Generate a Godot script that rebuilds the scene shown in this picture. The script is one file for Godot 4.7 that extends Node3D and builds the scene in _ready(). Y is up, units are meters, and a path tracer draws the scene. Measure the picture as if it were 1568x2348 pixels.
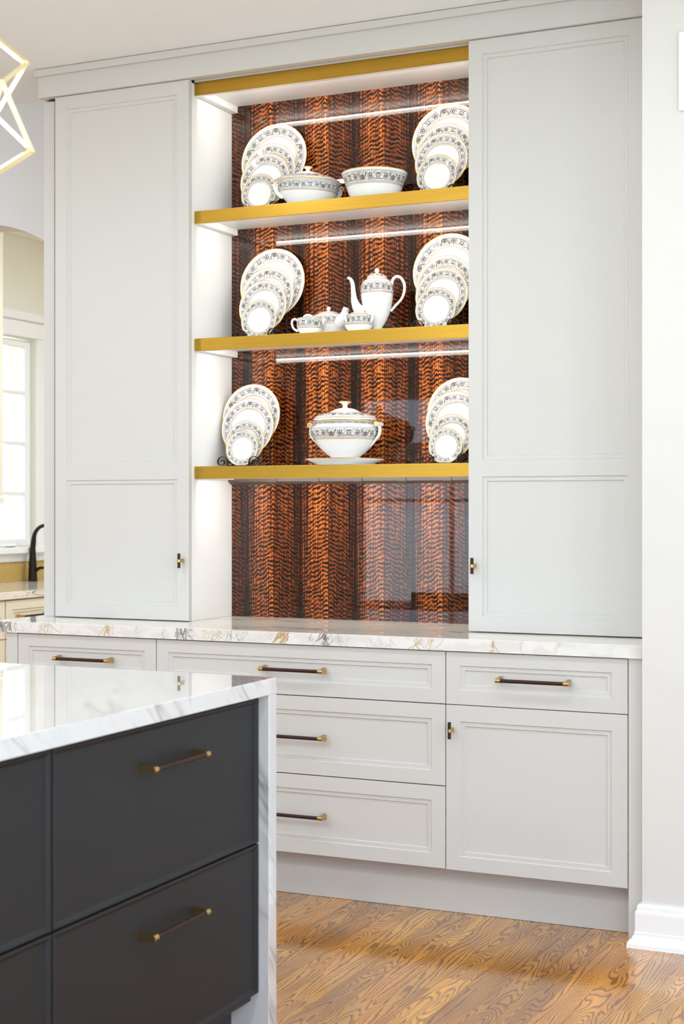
extends Node3D

# ------------------------------------------------------------------ geometry helpers
class MB:
	var v := PackedVector3Array()
	var n := PackedVector3Array()
	var t := PackedVector2Array()
	var c := PackedColorArray()
	var tint := Color(1, 1, 1)

	func tri(a: Vector3, b: Vector3, d: Vector3, na: Vector3, nb: Vector3, nd: Vector3, ua := Vector2.ZERO, ub := Vector2.ZERO, ud := Vector2.ZERO) -> void:
		var g := (b - a).cross(d - a)
		if g.length_squared() < 1e-18:
			return
		if g.dot(na + nb + nd) > 0.0:
			v.append(a); v.append(d); v.append(b)
			n.append(na); n.append(nd); n.append(nb)
			t.append(ua); t.append(ud); t.append(ub)
		else:
			v.append(a); v.append(b); v.append(d)
			n.append(na); n.append(nb); n.append(nd)
			t.append(ua); t.append(ub); t.append(ud)
		c.append(tint); c.append(tint); c.append(tint)

	func quad(a: Vector3, b: Vector3, d: Vector3, e: Vector3, nn: Vector3, ua := Vector2.ZERO, ub := Vector2.ZERO, ud := Vector2.ZERO, ue := Vector2.ZERO) -> void:
		tri(a, b, d, nn, nn, nn, ua, ub, ud)
		tri(a, d, e, nn, nn, nn, ua, ud, ue)

	func box(lo: Vector3, hi: Vector3, bev := 0.0) -> void:
		var b: float = minf(bev, minf(hi.x - lo.x, minf(hi.y - lo.y, hi.z - lo.z)) * 0.45)
		var cen := (lo + hi) * 0.5
		var p := {}
		for i in 8:
			var s := Vector3(1 if i & 1 else -1, 1 if i & 2 else -1, 1 if i & 4 else -1)
			var k := Vector3(hi.x if i & 1 else lo.x, hi.y if i & 2 else lo.y, hi.z if i & 4 else lo.z)
			p[i] = [k - Vector3(0, s.y, s.z) * b, k - Vector3(s.x, 0, s.z) * b, k - Vector3(s.x, s.y, 0) * b]
		for ax in 3:
			var o1: int = 1 << ((ax + 1) % 3)
			var o2: int = 1 << ((ax + 2) % 3)
			for sd in 2:
				var base: int = (1 << ax) * sd
				var nn := Vector3.ZERO
				nn[ax] = 1.0 if sd else -1.0
				quad(p[base][ax], p[base | o1][ax], p[base | o1 | o2][ax], p[base | o2][ax], nn)
		if b <= 0.0:
			return
		for ax in 3:
			var a1: int = (ax + 1) % 3
			var a2: int = (ax + 2) % 3
			for s in 4:
				var base2: int = ((1 << a1) if s & 1 else 0) | ((1 << a2) if s & 2 else 0)
				var nn2 := Vector3.ZERO
				nn2[a1] = 1.0 if s & 1 else -1.0
				nn2[a2] = 1.0 if s & 2 else -1.0
				nn2 = nn2.normalized()
				var q: int = base2 | (1 << ax)
				quad(p[base2][a1], p[q][a1], p[q][a2], p[base2][a2], nn2)
		for i in 8:
			var nn3 := Vector3(1 if i & 1 else -1, 1 if i & 2 else -1, 1 if i & 4 else -1).normalized()
			tri(p[i][0], p[i][1], p[i][2], nn3, nn3, nn3)
		cen = cen

	# a rectangular ring between two rectangles (x0,y0,x1,y1) at two depths, facing mostly +z
	func ring(a: Array, za: float, b: Array, zb: float) -> void:
		var A := [Vector3(a[0], a[1], za), Vector3(a[2], a[1], za), Vector3(a[2], a[3], za), Vector3(a[0], a[3], za)]
		var B := [Vector3(b[0], b[1], zb), Vector3(b[2], b[1], zb), Vector3(b[2], b[3], zb), Vector3(b[0], b[3], zb)]
		for i in 4:
			var j := (i + 1) % 4
			var nn: Vector3 = (A[j] - A[i]).cross(B[i] - A[i]).normalized()
			if nn.z < 0.0:
				nn = -nn
			quad(A[i], A[j], B[j], B[i], nn)

	func rect(x0: float, y0: float, x1: float, y1: float, z: float) -> void:
		quad(Vector3(x0, y0, z), Vector3(x1, y0, z), Vector3(x1, y1, z), Vector3(x0, y1, z), Vector3(0, 0, 1))

	func lathe(pr: Array, seg: int, sx := 1.0, sz := 1.0, u_rep := 1.0, off := 0.0, a0 := 0.0, a1 := TAU) -> void:
		var m := pr.size()
		var sn := []
		var lens := [0.0]
		for i in m - 1:
			var d: Vector2 = pr[i + 1] - pr[i]
			sn.append(Vector2(d.y, -d.x).normalized() if d.length() > 1e-7 else Vector2.ZERO)
			lens.append(lens[i] + d.length())
		var total: float = maxf(lens[m - 1], 1e-6)
		for i in m - 1:
			if sn[i] == Vector2.ZERO:
				continue
			var n0: Vector2 = sn[i]
			var n1: Vector2 = sn[i]
			if i > 0 and sn[i - 1].dot(sn[i]) > 0.6:
				n0 = (sn[i - 1] + sn[i]).normalized()
			if i < m - 2 and sn[i + 1].dot(sn[i]) > 0.6:
				n1 = (sn[i + 1] + sn[i]).normalized()
			var p0: Vector2 = pr[i] + n0 * off
			var p1: Vector2 = pr[i + 1] + n1 * off
			var w0: float = lens[i] / total
			var w1: float = lens[i + 1] / total
			for k in seg:
				var f0: float = float(k) / seg
				var f1: float = float(k + 1) / seg
				var t0: float = a0 + (a1 - a0) * f0
				var t1: float = a0 + (a1 - a0) * f1
				var c0 := cos(t0)
				var s0 := sin(t0)
				var c1 := cos(t1)
				var s1 := sin(t1)
				var A := Vector3(p0.x * c0 * sx, p0.y, p0.x * s0 * sz)
				var B := Vector3(p0.x * c1 * sx, p0.y, p0.x * s1 * sz)
				var C := Vector3(p1.x * c1 * sx, p1.y, p1.x * s1 * sz)
				var D := Vector3(p1.x * c0 * sx, p1.y, p1.x * s0 * sz)
				var nA := Vector3(n0.x * c0 / sx, n0.y, n0.x * s0 / sz).normalized()
				var nB := Vector3(n0.x * c1 / sx, n0.y, n0.x * s1 / sz).normalized()
				var nC := Vector3(n1.x * c1 / sx, n1.y, n1.x * s1 / sz).normalized()
				var nD := Vector3(n1.x * c0 / sx, n1.y, n1.x * s0 / sz).normalized()
				tri(A, B, C, nA, nB, nC, Vector2(f0 * u_rep, w0), Vector2(f1 * u_rep, w0), Vector2(f1 * u_rep, w1))
				tri(A, C, D, nA, nC, nD, Vector2(f0 * u_rep, w0), Vector2(f1 * u_rep, w1), Vector2(f0 * u_rep, w1))

	# a tube along a path; radii per point; flat scales the second cross-section axis
	func tube(path: Array, radii: Array, seg := 10, flat := 1.0, up := Vector3.ZERO) -> void:
		var m := path.size()
		var tang := []
		for i in m:
			var d: Vector3 = path[mini(i + 1, m - 1)] - path[maxi(i - 1, 0)]
			tang.append(d.normalized())
		var ref: Vector3 = up
		if ref == Vector3.ZERO:
			ref = Vector3.UP if absf(tang[0].y) < 0.9 else Vector3.RIGHT
		var e1: Vector3 = (ref - tang[0] * ref.dot(tang[0])).normalized()
		var rings := []
		var norms := []
		for i in m:
			if up != Vector3.ZERO:
				e1 = (up - tang[i] * up.dot(tang[i])).normalized()
			else:
				e1 = (e1 - tang[i] * e1.dot(tang[i])).normalized()
			var e2: Vector3 = tang[i].cross(e1)
			var r: float = radii[mini(i, radii.size() - 1)]
			var ring_p := []
			var ring_n := []
			for k in seg:
				var a := TAU * k / seg
				ring_p.append(path[i] + e1 * cos(a) * r + e2 * sin(a) * r * flat)
				ring_n.append((e1 * cos(a) + e2 * sin(a) / flat).normalized())
			rings.append(ring_p)
			norms.append(ring_n)
		for i in m - 1:
			for k in seg:
				var j := (k + 1) % seg
				tri(rings[i][k], rings[i][j], rings[i + 1][j], norms[i][k], norms[i][j], norms[i + 1][j])
				tri(rings[i][k], rings[i + 1][j], rings[i + 1][k], norms[i][k], norms[i + 1][j], norms[i + 1][k])
		for k in seg:
			var j2 := (k + 1) % seg
			tri(path[0], rings[0][k], rings[0][j2], -tang[0], -tang[0], -tang[0])
			tri(path[m - 1], rings[m - 1][k], rings[m - 1][j2], tang[m - 1], tang[m - 1], tang[m - 1])

	# a bar of rectangular section from a to b; up gives the side of width w, h the other
	func bar(a: Vector3, b: Vector3, w: float, h: float, up: Vector3) -> void:
		var d := (b - a).normalized()
		var e1 := (up - d * up.dot(d)).normalized()
		var e2 := d.cross(e1)
		var q := []
		for s in [Vector2(-1, -1), Vector2(1, -1), Vector2(1, 1), Vector2(-1, 1)]:
			q.append(e1 * s.x * w * 0.5 + e2 * s.y * h * 0.5)
		for i in 4:
			var j := (i + 1) % 4
			var nn: Vector3 = (q[i] + q[j]).normalized()
			quad(a + q[i], a + q[j], b + q[j], b + q[i], nn)
		quad(a + q[0], a + q[1], a + q[2], a + q[3], -d)
		quad(b + q[0], b + q[1], b + q[2], b + q[3], d)

	# an outline (in x,y) extruded from z0 to z1; the outline is convex or already cut up by Geometry2D
	func prism(poly: PackedVector2Array, z0: float, z1: float) -> void:
		var idx := Geometry2D.triangulate_polygon(poly)
		for i in range(0, idx.size(), 3):
			for s in 2:
				var z := z1 if s else z0
				var nn := Vector3(0, 0, 1 if s else -1)
				tri(Vector3(poly[idx[i]].x, poly[idx[i]].y, z), Vector3(poly[idx[i + 1]].x, poly[idx[i + 1]].y, z), Vector3(poly[idx[i + 2]].x, poly[idx[i + 2]].y, z), nn, nn, nn)
		var cw := Geometry2D.is_polygon_clockwise(poly)
		for i in poly.size():
			var a := poly[i]
			var b := poly[(i + 1) % poly.size()]
			var d := (b - a).normalized()
			var nn2 := Vector3(d.y, -d.x, 0) if not cw else Vector3(-d.y, d.x, 0)
			quad(Vector3(a.x, a.y, z0), Vector3(b.x, b.y, z0), Vector3(b.x, b.y, z1), Vector3(a.x, a.y, z1), nn2)

	func mesh() -> ArrayMesh:
		var a := []
		a.resize(Mesh.ARRAY_MAX)
		a[Mesh.ARRAY_VERTEX] = v
		a[Mesh.ARRAY_NORMAL] = n
		a[Mesh.ARRAY_TEX_UV] = t
		a[Mesh.ARRAY_COLOR] = c
		var m := ArrayMesh.new()
		m.add_surface_from_arrays(Mesh.PRIMITIVE_TRIANGLES, a)
		return m

# ------------------------------------------------------------------ naming helpers
var used := {}
var M := {}

func numbered(s: String) -> String:
	if not used.has(s):
		used[s] = 0
		return s
	used[s] += 1
	return "%s_%03d" % [s, used[s]]

func tag(o: Node3D, label: String, category: String, group := "") -> Node3D:
	o.set_meta("label", label)
	o.set_meta("category", category)
	if group != "":
		o.set_meta("group", group)
	return o

func thing(called: String, label: String, category: String, at := Vector3.ZERO, turn := 0.0, group := "") -> Node3D:
	var o := Node3D.new()
	o.name = numbered(called)
	add_child(o)
	o.position = at
	o.rotation.y = turn
	tag(o, label, category, group)
	return o

func part(parent: Node3D, called: String, m, mat: Material, at := Vector3.ZERO) -> MeshInstance3D:
	var o := MeshInstance3D.new()
	o.name = called
	o.mesh = m.mesh() if m is MB else m
	o.material_override = mat
	o.cast_shadow = GeometryInstance3D.SHADOW_CASTING_SETTING_ON
	parent.add_child(o, true)
	o.position = at
	return o

func struct(called: String, m, mat: Material, label: String) -> MeshInstance3D:
	var o := part(self, numbered(called), m, mat)
	o.set_meta("kind", "structure")
	o.set_meta("label", label)
	return o

func boxed(lo: Vector3, hi: Vector3, bev := 0.0) -> MB:
	var b := MB.new()
	b.box(lo, hi, bev)
	return b

# ------------------------------------------------------------------ materials
func mk(col: Color, rough: float, metal := 0.0, spec := 0.5) -> StandardMaterial3D:
	var m := StandardMaterial3D.new()
	m.albedo_color = col
	m.roughness = rough
	m.metallic = metal
	m.metallic_specular = spec
	return m

func lin(r: float, g: float, b: float) -> Color:
	return Color(r, g, b).linear_to_srgb()

func img_tex(w: int, h: int, data: PackedByteArray) -> ImageTexture:
	return ImageTexture.create_from_image(Image.create_from_data(w, h, false, Image.FORMAT_RGB8, data))

func noise(s: int, freq: float, oct := 3) -> FastNoiseLite:
	var f := FastNoiseLite.new()
	f.seed = s
	f.noise_type = FastNoiseLite.TYPE_SIMPLEX_SMOOTH
	f.frequency = freq
	f.fractal_octaves = oct
	if oct <= 1:
		f.fractal_type = FastNoiseLite.FRACTAL_NONE
	return f

func triplanar(m: StandardMaterial3D, scale: Vector3, offset := Vector3.ZERO) -> void:
	m.uv1_triplanar = true
	m.uv1_world_triplanar = true
	m.uv1_scale = scale
	m.uv1_offset = offset
	m.uv1_triplanar_sharpness = 8.0

# one book-matched leaf of figured veneer: x from the dark valley to the bright ridge, y up the panel (2.1 m)
func veneer_texture() -> ImageTexture:
	var w := 176
	var h := 2048
	var nw := noise(11, 1.0, 2)
	var nf := noise(12, 1.0, 2)
	var nb := noise(13, 1.0, 3)
	var nk := noise(14, 1.0, 2)
	var d := PackedByteArray()
	d.resize(w * h * 3)
	var at := 0
	for j in h:
		var y := float(j) / h * 2.1
		for i in w:
			var t := float(i) / (w - 1)
			var x := t * 0.112
			var rise := 0.046 * (1.0 - pow(1.0 - t, 1.45)) + 0.003 * smoothstep(0.72, 0.8, t) - 0.002 * smoothstep(0.2, 0.26, t)
			var ph := (y - rise + 0.011 * nw.get_noise_2d(x * 24.0, y * 6.0) + 0.0035 * nw.get_noise_2d(x * 90.0 + 7.0, y * 16.0)) / 0.0165
			var amp := 0.66 + 0.62 * nk.get_noise_2d(x * 30.0, y * 24.0)
			var s1 := 0.5 + 0.5 * cos(TAU * ph)
			var s2 := 0.5 + 0.5 * cos(TAU * ph * 2.0 + 1.0)
			var fine := clampf(1.0 - t * 2.0 + 0.5 * nk.get_noise_2d(x * 40.0 + 30.0, y * 30.0), 0.15, 1.0)
			var st := lerpf(s1, s1 * 0.35 + s2 * 0.65, fine)
			st = smoothstep(0.08, 0.92, st)
			var fib := nf.get_noise_2d(x * 900.0, y * 26.0)
			var col := nf.get_noise_2d(x * 150.0 + 50.0, y * 1.2)
			var blotch := nb.get_noise_2d(x * 70.0, y * 60.0)
			var tone := lerpf(0.36, 0.80, smoothstep(0.0, 0.40, t)) + col * 0.55 + 0.16 * smoothstep(0.7, 0.95, t)
			if t > 0.988 or t < 0.012:
				tone *= 0.6
			var b := tone * (1.0 - amp * (1.0 - st)) + blotch * 0.22 + fib * 0.10
			b = clampf(b, 0.0, 1.0)
			var r := 0.0
			var g := 0.0
			var bl := 0.0
			if b < 0.3:
				var q := b / 0.3
				r = lerpf(14, 58, q); g = lerpf(7, 25, q); bl = lerpf(4, 11, q)
			elif b < 0.65:
				var q2 := (b - 0.3) / 0.35
				r = lerpf(58, 150, q2); g = lerpf(25, 72, q2); bl = lerpf(11, 26, q2)
			else:
				var q3 := (b - 0.65) / 0.35
				r = lerpf(150, 226, q3); g = lerpf(72, 136, q3); bl = lerpf(26, 62, q3)
			d[at] = int(r); d[at + 1] = int(g); d[at + 2] = int(bl)
			at += 3
	return img_tex(w, h, d)

# eight lanes of flat-sawn oak side by side, 1.5 m long
const LANES := 8
func oak_texture() -> ImageTexture:
	var lw := 92
	var w := lw * LANES
	var h := 1500
	var d := PackedByteArray()
	d.resize(w * h * 3)
	var ng := noise(21, 1.0, 2)
	var nd := noise(22, 1.0, 2)
	var np := noise(23, 1.0, 1)
	var nt := noise(24, 1.0, 2)
	for j in h:
		var y := float(j) / h * 1.5
		for i in w:
			var lane := int(float(i) / lw)
			var x := (float(i % lw) / lw - 0.5) * 0.0826
			var lo := lane * 31.7
			var cath := 0.5 + 0.5 * sin(lane * 2.3)
			var g := ng.get_noise_2d(x * 10.5 + lo, y * 1.75 + lo) * (5.4 if lane % 3 != 1 else 1.8) + (x * 75.0 if lane % 3 == 1 else 0.0) + cath * 700.0 * x * x + x * 26.0 * sin(lane * 1.7 + 1.0) + nd.get_noise_2d(x * 60.0, y * 20.0 + lo) * 0.13
			var fr: float = g * 1.05 - floorf(g * 1.05)
			var dark := smoothstep(0.42, 0.88, fr) * (1.0 - smoothstep(0.90, 1.0, fr))
			var pore := clampf(np.get_noise_2d(x * 1100.0, y * 30.0 + lo) * 1.8, 0.0, 1.0) * (0.25 + 0.75 * dark)
			var tone := nt.get_noise_2d(x * 8.0 + lo, y * 1.6) * 0.16
			var k := clampf(dark * 0.54 + pore * 0.36, 0.0, 1.0)
			var at := (j * w + i) * 3
			d[at] = int(clampf(lerpf(218, 98, k) * (1.0 + tone), 0, 255))
			d[at + 1] = int(clampf(lerpf(154, 56, k) * (1.0 + tone * 1.2), 0, 255))
			d[at + 2] = int(clampf(lerpf(62, 20, k) * (1.0 + tone * 1.2), 0, 255))
	return img_tex(w, h, d)

# marble: thin warped veins on a white ground; stretch lays them along u
func marble_texture(s: int, stretch: float, gold: float, strength: float, soft: float, turn: float) -> ImageTexture:
	var w := 900
	var d := PackedByteArray()
	d.resize(w * w * 3)
	var n1 := noise(s, 1.0, 4)
	var n2 := noise(s + 1, 1.0, 4)
	var n3 := noise(s + 2, 1.0, 2)
	var ct := cos(turn)
	var sn := sin(turn)
	var at := 0
	for j in w:
		for i in w:
			var x0 := float(i) / w * 2.6
			var y0 := float(j) / w * 2.6
			var x := x0 * ct + y0 * sn
			var y := y0 * ct - x0 * sn
			var wx := x + 0.05 * n3.get_noise_2d(x * 1.2, y * 1.2)
			var wy := y + 0.03 * n3.get_noise_2d(x * 2.5 + 9.0, y * 2.5)
			var a := absf(n1.get_noise_2d(wx * 0.8, wy * stretch))
			var b := absf(n2.get_noise_2d(wx * 1.4 + 4.0, wy * stretch * 1.9))
			var gate := clampf(n3.get_noise_2d(x * 1.6 + 20.0, y * 3.0) * 1.9 + 0.35, 0.0, 1.0)
			var va := pow(clampf(1.0 - a / (0.022 * soft), 0.0, 1.0), 1.5) * gate
			var vb := pow(clampf(1.0 - b / (0.018 * soft), 0.0, 1.0), 1.5) * 0.55 * clampf(gate + 0.15, 0.0, 1.0)
			var haze := clampf(1.0 - a / 0.25, 0.0, 1.0) * 0.14 * gate
			var k := clampf((va + vb + haze) * strength, 0.0, 1.0)
			var gd := clampf(gold + n2.get_noise_2d(x * 1.1, y * 1.9) * 0.8, 0.0, 1.0)
			d[at] = int(lerpf(246, lerpf(120, 158, gd), k))
			d[at + 1] = int(lerpf(245, lerpf(120, 118, gd), k))
			d[at + 2] = int(lerpf(243, lerpf(124, 66, gd), k))
			at += 3
	return img_tex(w, w, d)

# pixel painter on a coverage plane
var ink := PackedFloat32Array()
var ink_w := 0
var ink_h := 0
func dab(px: float, py: float, r: float, a := 1.0) -> void:
	var x0 := int(floor(px - r - 1.0))
	var x1 := int(ceil(px + r + 1.0))
	for yy in range(maxi(0, int(py - r - 1.0)), mini(ink_h - 1, int(py + r + 1.0)) + 1):
		for xx in range(x0, x1 + 1):
			var q := clampf(r + 0.5 - Vector2(xx - px, yy - py).length(), 0.0, 1.0) * a
			var k := yy * ink_w + posmod(xx, ink_w)
			if q > ink[k]:
				ink[k] = q

func stroke(pts: Array, r0: float, r1: float, a := 1.0) -> void:
	var total := pts.size() - 1
	for i in total:
		var p: Vector2 = pts[i]
		var q: Vector2 = pts[i + 1]
		var steps := maxi(1, int(p.distance_to(q) / 1.2))
		for s in steps:
			var f := (i + float(s) / steps) / total
			var m := p.lerp(q, float(s) / steps)
			dab(m.x, m.y, lerpf(r0, r1, f), a)

func leaf(p: Vector2, ang: float, size: float, bend: float) -> void:
	var pts := []
	for i in 9:
		var f := i / 8.0
		pts.append(p + Vector2(cos(ang + bend * f), sin(ang + bend * f)) * size * f)
	for i in 8:
		var f2 := i / 8.0
		var r: float = size * 0.20 * sin(PI * (0.15 + 0.85 * f2)) + 0.6
		dab(pts[i].x, pts[i].y, r, 0.62)
	stroke(pts, 1.6, 0.8, 1.0)

func spiral(cx: float, cy: float, r: float, start: float, dir: float, turns: float) -> void:
	var pts := []
	for i in 60:
		var f := i / 59.0
		var a := start + dir * TAU * turns * f
		var q := r * (1.0 - 0.82 * f)
		pts.append(Vector2(cx + cos(a) * q, cy + sin(a) * q))
	stroke(pts, r * 0.085, r * 0.16, 0.95)
	for i in range(2, 44, 3):
		var p: Vector2 = pts[i]
		var out := (p - Vector2(cx, cy)).angle()
		leaf(p, out + dir * 0.9, r * 0.42, dir * 0.9)
	for k in 6:
		var b := TAU * k / 6.0
		dab(cx + cos(b) * r * 0.16, cy + sin(b) * r * 0.16, r * 0.09, 0.8)

# one repeat of the scrolling border that is printed on the china, inner edge at the top row
func frieze_texture() -> ImageTexture:
	ink_w = 560
	ink_h = 200
	ink.resize(ink_w * ink_h)
	ink.fill(0.0)
	var base := ink_h * 0.16
	var top := ink_h * 0.84
	var mid := (base + top) * 0.5
	# urn with a palmette
	for s in [-1.0, 1.0]:
		stroke([Vector2(0, base + 8), Vector2(s * 12, base + 14), Vector2(s * 5, base + 34), Vector2(s * 20, mid + 8), Vector2(s * 30, mid + 34), Vector2(s * 22, top - 10)], 3.0, 2.4)
		for k in 4:
			leaf(Vector2(s * 4, mid + 22), PI * 0.5 - s * (0.25 + 0.35 * k), 34.0, s * 0.3)
		leaf(Vector2(s * 10, base + 20), -s * 0.2 + (0.0 if s > 0 else PI), 44.0, s * 0.8)
		leaf(Vector2(s * 16, base + 40), s * 0.9 + (0.0 if s > 0 else PI), 46.0, s * 0.5)
	# spirals
	for s in [-1.0, 1.0]:
		var cx: float = 140.0 if s > 0 else ink_w - 140.0
		spiral(cx, mid + 4, 50.0, PI if s > 0 else 0.0, s, 1.7)
		var conn := []
		for i in 20:
			var f := i / 19.0
			conn.append(Vector2(lerpf(s * 22.0, s * 196.0, f) + (0.0 if s > 0 else ink_w), lerpf(base + 12, base + 6, f) + 10.0 * sin(f * PI * 2.0)))
		stroke(conn, 3.0, 2.0)
		for k in 5:
			leaf(Vector2(cx - s * 70.0 + s * k * 34.0, base + 6.0), PI * 0.5 - s * 0.5, 26.0, s * 0.8)
			leaf(Vector2(cx - s * 60.0 + s * k * 32.0, top - 4.0), -PI * 0.5 + s * 0.7, 26.0, -s * 0.9)
		# S-shaped stem towards the middle flower
		var sp := []
		for i in 30:
			var f2 := i / 29.0
			sp.append(Vector2(cx + s * lerpf(54.0, 128.0, f2), mid + 46.0 * cos(f2 * PI * 1.15)))
		stroke(sp, 5.5, 3.0)
		for i in range(3, 28, 6):
			leaf(sp[i], s * 0.4 + (0.0 if s > 0 else PI), 34.0, s * 1.1)
			leaf(sp[i], -s * 0.9 + (0.0 if s > 0 else PI), 30.0, -s * 1.0)
	# middle flower
	for k in 8:
		leaf(Vector2(280, mid), TAU * k / 8.0, 40.0, 0.5)
	for k in 5:
		leaf(Vector2(280, base + 10), PI * (0.2 + 0.15 * k), 34.0, 0.2)
	dab(280, mid, 9.0, 0.9)
	# small foliage that fills the ground between the scrolls
	var rng := RandomNumberGenerator.new()
	rng.seed = 29
	for k in 420:
		var p := Vector2(rng.randf_range(0, ink_w), rng.randf_range(base + 2, top - 2))
		var free := true
		for a in 8:
			var q := p + Vector2(cos(a * 0.785), sin(a * 0.785)) * 8.0
			if ink[clampi(int(q.y), 0, ink_h - 1) * ink_w + posmod(int(q.x), ink_w)] > 0.3:
				free = false
		if free:
			var an := rng.randf_range(0, TAU)
			leaf(p - Vector2(cos(an), sin(an)) * 8.0, an, rng.randf_range(17, 26), rng.randf_range(-1.2, 1.2))
			if k % 3 == 0:
				dab(p.x, p.y, 4.5, 0.95)
	var d := PackedByteArray()
	d.resize(ink_w * ink_h * 3)
	for y in ink_h:
		for x in ink_w:
			var k2 := ink[y * ink_w + x]
			var r := lerpf(240, 44, k2)
			var g := lerpf(239, 39, k2)
			var b := lerpf(236, 37, k2)
			if k2 > 0.5 and k2 < 0.7:
				r = 140; g = 131; b = 120
			# fret bands along both edges
			var e: float = minf(y, ink_h - 1 - y) / float(ink_h)
			if e < 0.12:
				var grey := 232.0
				if e < 0.018 or e > 0.102:
					grey = 150.0
				elif e > 0.03 and e < 0.09:
					grey = 138.0 if posmod(x, 14) < 8 else 226.0
					if e > 0.05 and e < 0.07 and posmod(x, 14) < 5:
						grey = 226.0
				r = grey; g = grey * 1.0; b = grey * 1.015
			var at := (y * ink_w + x) * 3
			d[at] = int(clampf(r, 0, 255)); d[at + 1] = int(clampf(g, 0, 255)); d[at + 2] = int(clampf(b, 0, 255))
	return img_tex(ink_w, ink_h, d)

# the front edge of the sideboard top, 2.475 m by 41 mm, with the vein clusters where they lie
func edge_texture() -> ImageTexture:
	ink_w = 1980
	ink_h = 36
	var rng := RandomNumberGenerator.new()
	rng.seed = 5
	var planes := []
	for pass_n in 3:
		ink.resize(ink_w * ink_h)
		ink.fill(0.0)
		var spots := []
		if pass_n == 0:      # dark
			spots = [[0.60, 10, 3.2], [0.625, 12, 3.4], [0.652, 10, 3.0], [0.69, 3, 1.3], [1.39, 8, 2.0], [1.41, 8, 2.2], [1.44, 5, 1.6], [1.60, 4, 1.3], [1.63, 4, 1.4], [1.91, 2, 1.2], [1.962, 8, 2.6], [1.975, 6, 2.0]]
		elif pass_n == 1:    # grey
			spots = [[0.72, 4, 1.2], [0.76, 4, 1.2], [1.16, 3, 1.2], [1.22, 3, 1.1], [1.55, 4, 1.4], [1.66, 4, 1.3], [1.91, 4, 1.3], [2.02, 3, 1.2], [2.05, 5, 1.4], [2.13, 4, 1.4], [2.17, 4, 1.5], [2.2, 3, 1.2], [2.66, 3, 1.1], [2.02, 6, 2.0]]
		else:                # gold
			spots = [[0.80, 4, 1.3], [0.83, 5, 1.5], [0.85, 3, 1.2], [0.90, 2, 1.0], [1.092, 5, 2.6], [1.102, 5, 2.2], [1.12, 2, 1.2], [1.335, 3, 1.4], [1.50, 5, 1.6], [1.53, 5, 1.6], [1.56, 5, 1.6], [1.76, 3, 1.2], [1.80, 7, 3.4], [1.815, 7, 3.2], [2.30, 5, 1.8], [2.32, 3, 1.3], [2.345, 4, 1.5], [2.39, 2, 1.0], [2.56, 4, 2.2], [2.78, 3, 1.3]]
		for sp in spots:
			var lean := rng.randf_range(-0.75, 0.25)
			for k in sp[1]:
				var x: float = (sp[0] - 0.575) / 2.475 * ink_w + rng.randf_range(-1.0, 1.0) * (4.0 + sp[1])
				var y := rng.randf_range(-10, ink_h * 0.35)
				var drift := lean + rng.randf_range(-0.35, 0.35)
				var bend := rng.randf_range(-0.12, 0.12)
				var pts := []
				for i in rng.randi_range(5, 14):
					pts.append(Vector2(x, y))
					x += drift * 3.0 + rng.randf_range(-0.9, 0.9)
					drift += bend + rng.randf_range(-0.15, 0.15)
					y += 3.0
				stroke(pts, sp[2] * rng.randf_range(0.2, 0.65), sp[2] * rng.randf_range(0.1, 0.7), rng.randf_range(0.4, 1.0))
			for k in sp[1]:
				dab((sp[0] - 0.575) / 2.475 * ink_w + rng.randf_range(-8, 8), rng.randf_range(2, ink_h - 2), sp[2] * rng.randf_range(0.8, 2.4), 0.30)
		planes.append(ink.duplicate())
	var nz := noise(77, 1.0, 3)
	var d := PackedByteArray()
	d.resize(ink_w * ink_h * 3)
	for y in ink_h:
		for x in ink_w:
			var k := y * ink_w + x
			var h := clampf(nz.get_noise_2d(x * 0.012, y * 0.02) * 0.5 + 0.1, 0.0, 0.25)
			var col := Color(0.925, 0.915, 0.90).lerp(Color(0.78, 0.76, 0.73), h)
			col = col.lerp(Color(0.62, 0.60, 0.58), planes[1][k] * 0.8)
			col = col.lerp(Color(0.66, 0.47, 0.18), planes[2][k] * 0.85)
			col = col.lerp(Color(0.22, 0.19, 0.18), planes[0][k] * 0.9)
			d[k * 3] = int(col.r * 255); d[k * 3 + 1] = int(col.g * 255); d[k * 3 + 2] = int(col.b * 255)
	return img_tex(ink_w, ink_h, d)

func streak_texture(s: int, lo: float, hi: float) -> ImageTexture:
	var w := 256
	var h := 256
	var nz := noise(s, 1.0, 3)
	var d := PackedByteArray()
	d.resize(w * h * 3)
	for y in h:
		for x in w:
			var k := int(clampf(lerpf(lo, hi, 0.5 + 0.75 * nz.get_noise_2d(x * 0.018, y * 0.5)), 0.0, 1.0) * 255)
			var at := (y * w + x) * 3
			d[at] = k; d[at + 1] = k; d[at + 2] = k
	return img_tex(w, h, d)

func grasscloth_texture() -> ImageTexture:
	var w := 256
	var nz := noise(91, 1.0, 2)
	var d := PackedByteArray()
	d.resize(w * w * 3)
	for y in w:
		for x in w:
			var k := 0.5 + 0.5 * nz.get_noise_2d(x * 0.25, y * 0.06) + 0.35 * nz.get_noise_2d(x * 0.04, y * 0.5 + 40.0)
			var at := (y * w + x) * 3
			d[at] = int(clampf(lerpf(170, 226, k), 0, 255)); d[at + 1] = int(clampf(lerpf(132, 192, k), 0, 255)); d[at + 2] = int(clampf(lerpf(62, 122, k), 0, 255))
	return img_tex(w, w, d)

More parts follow.
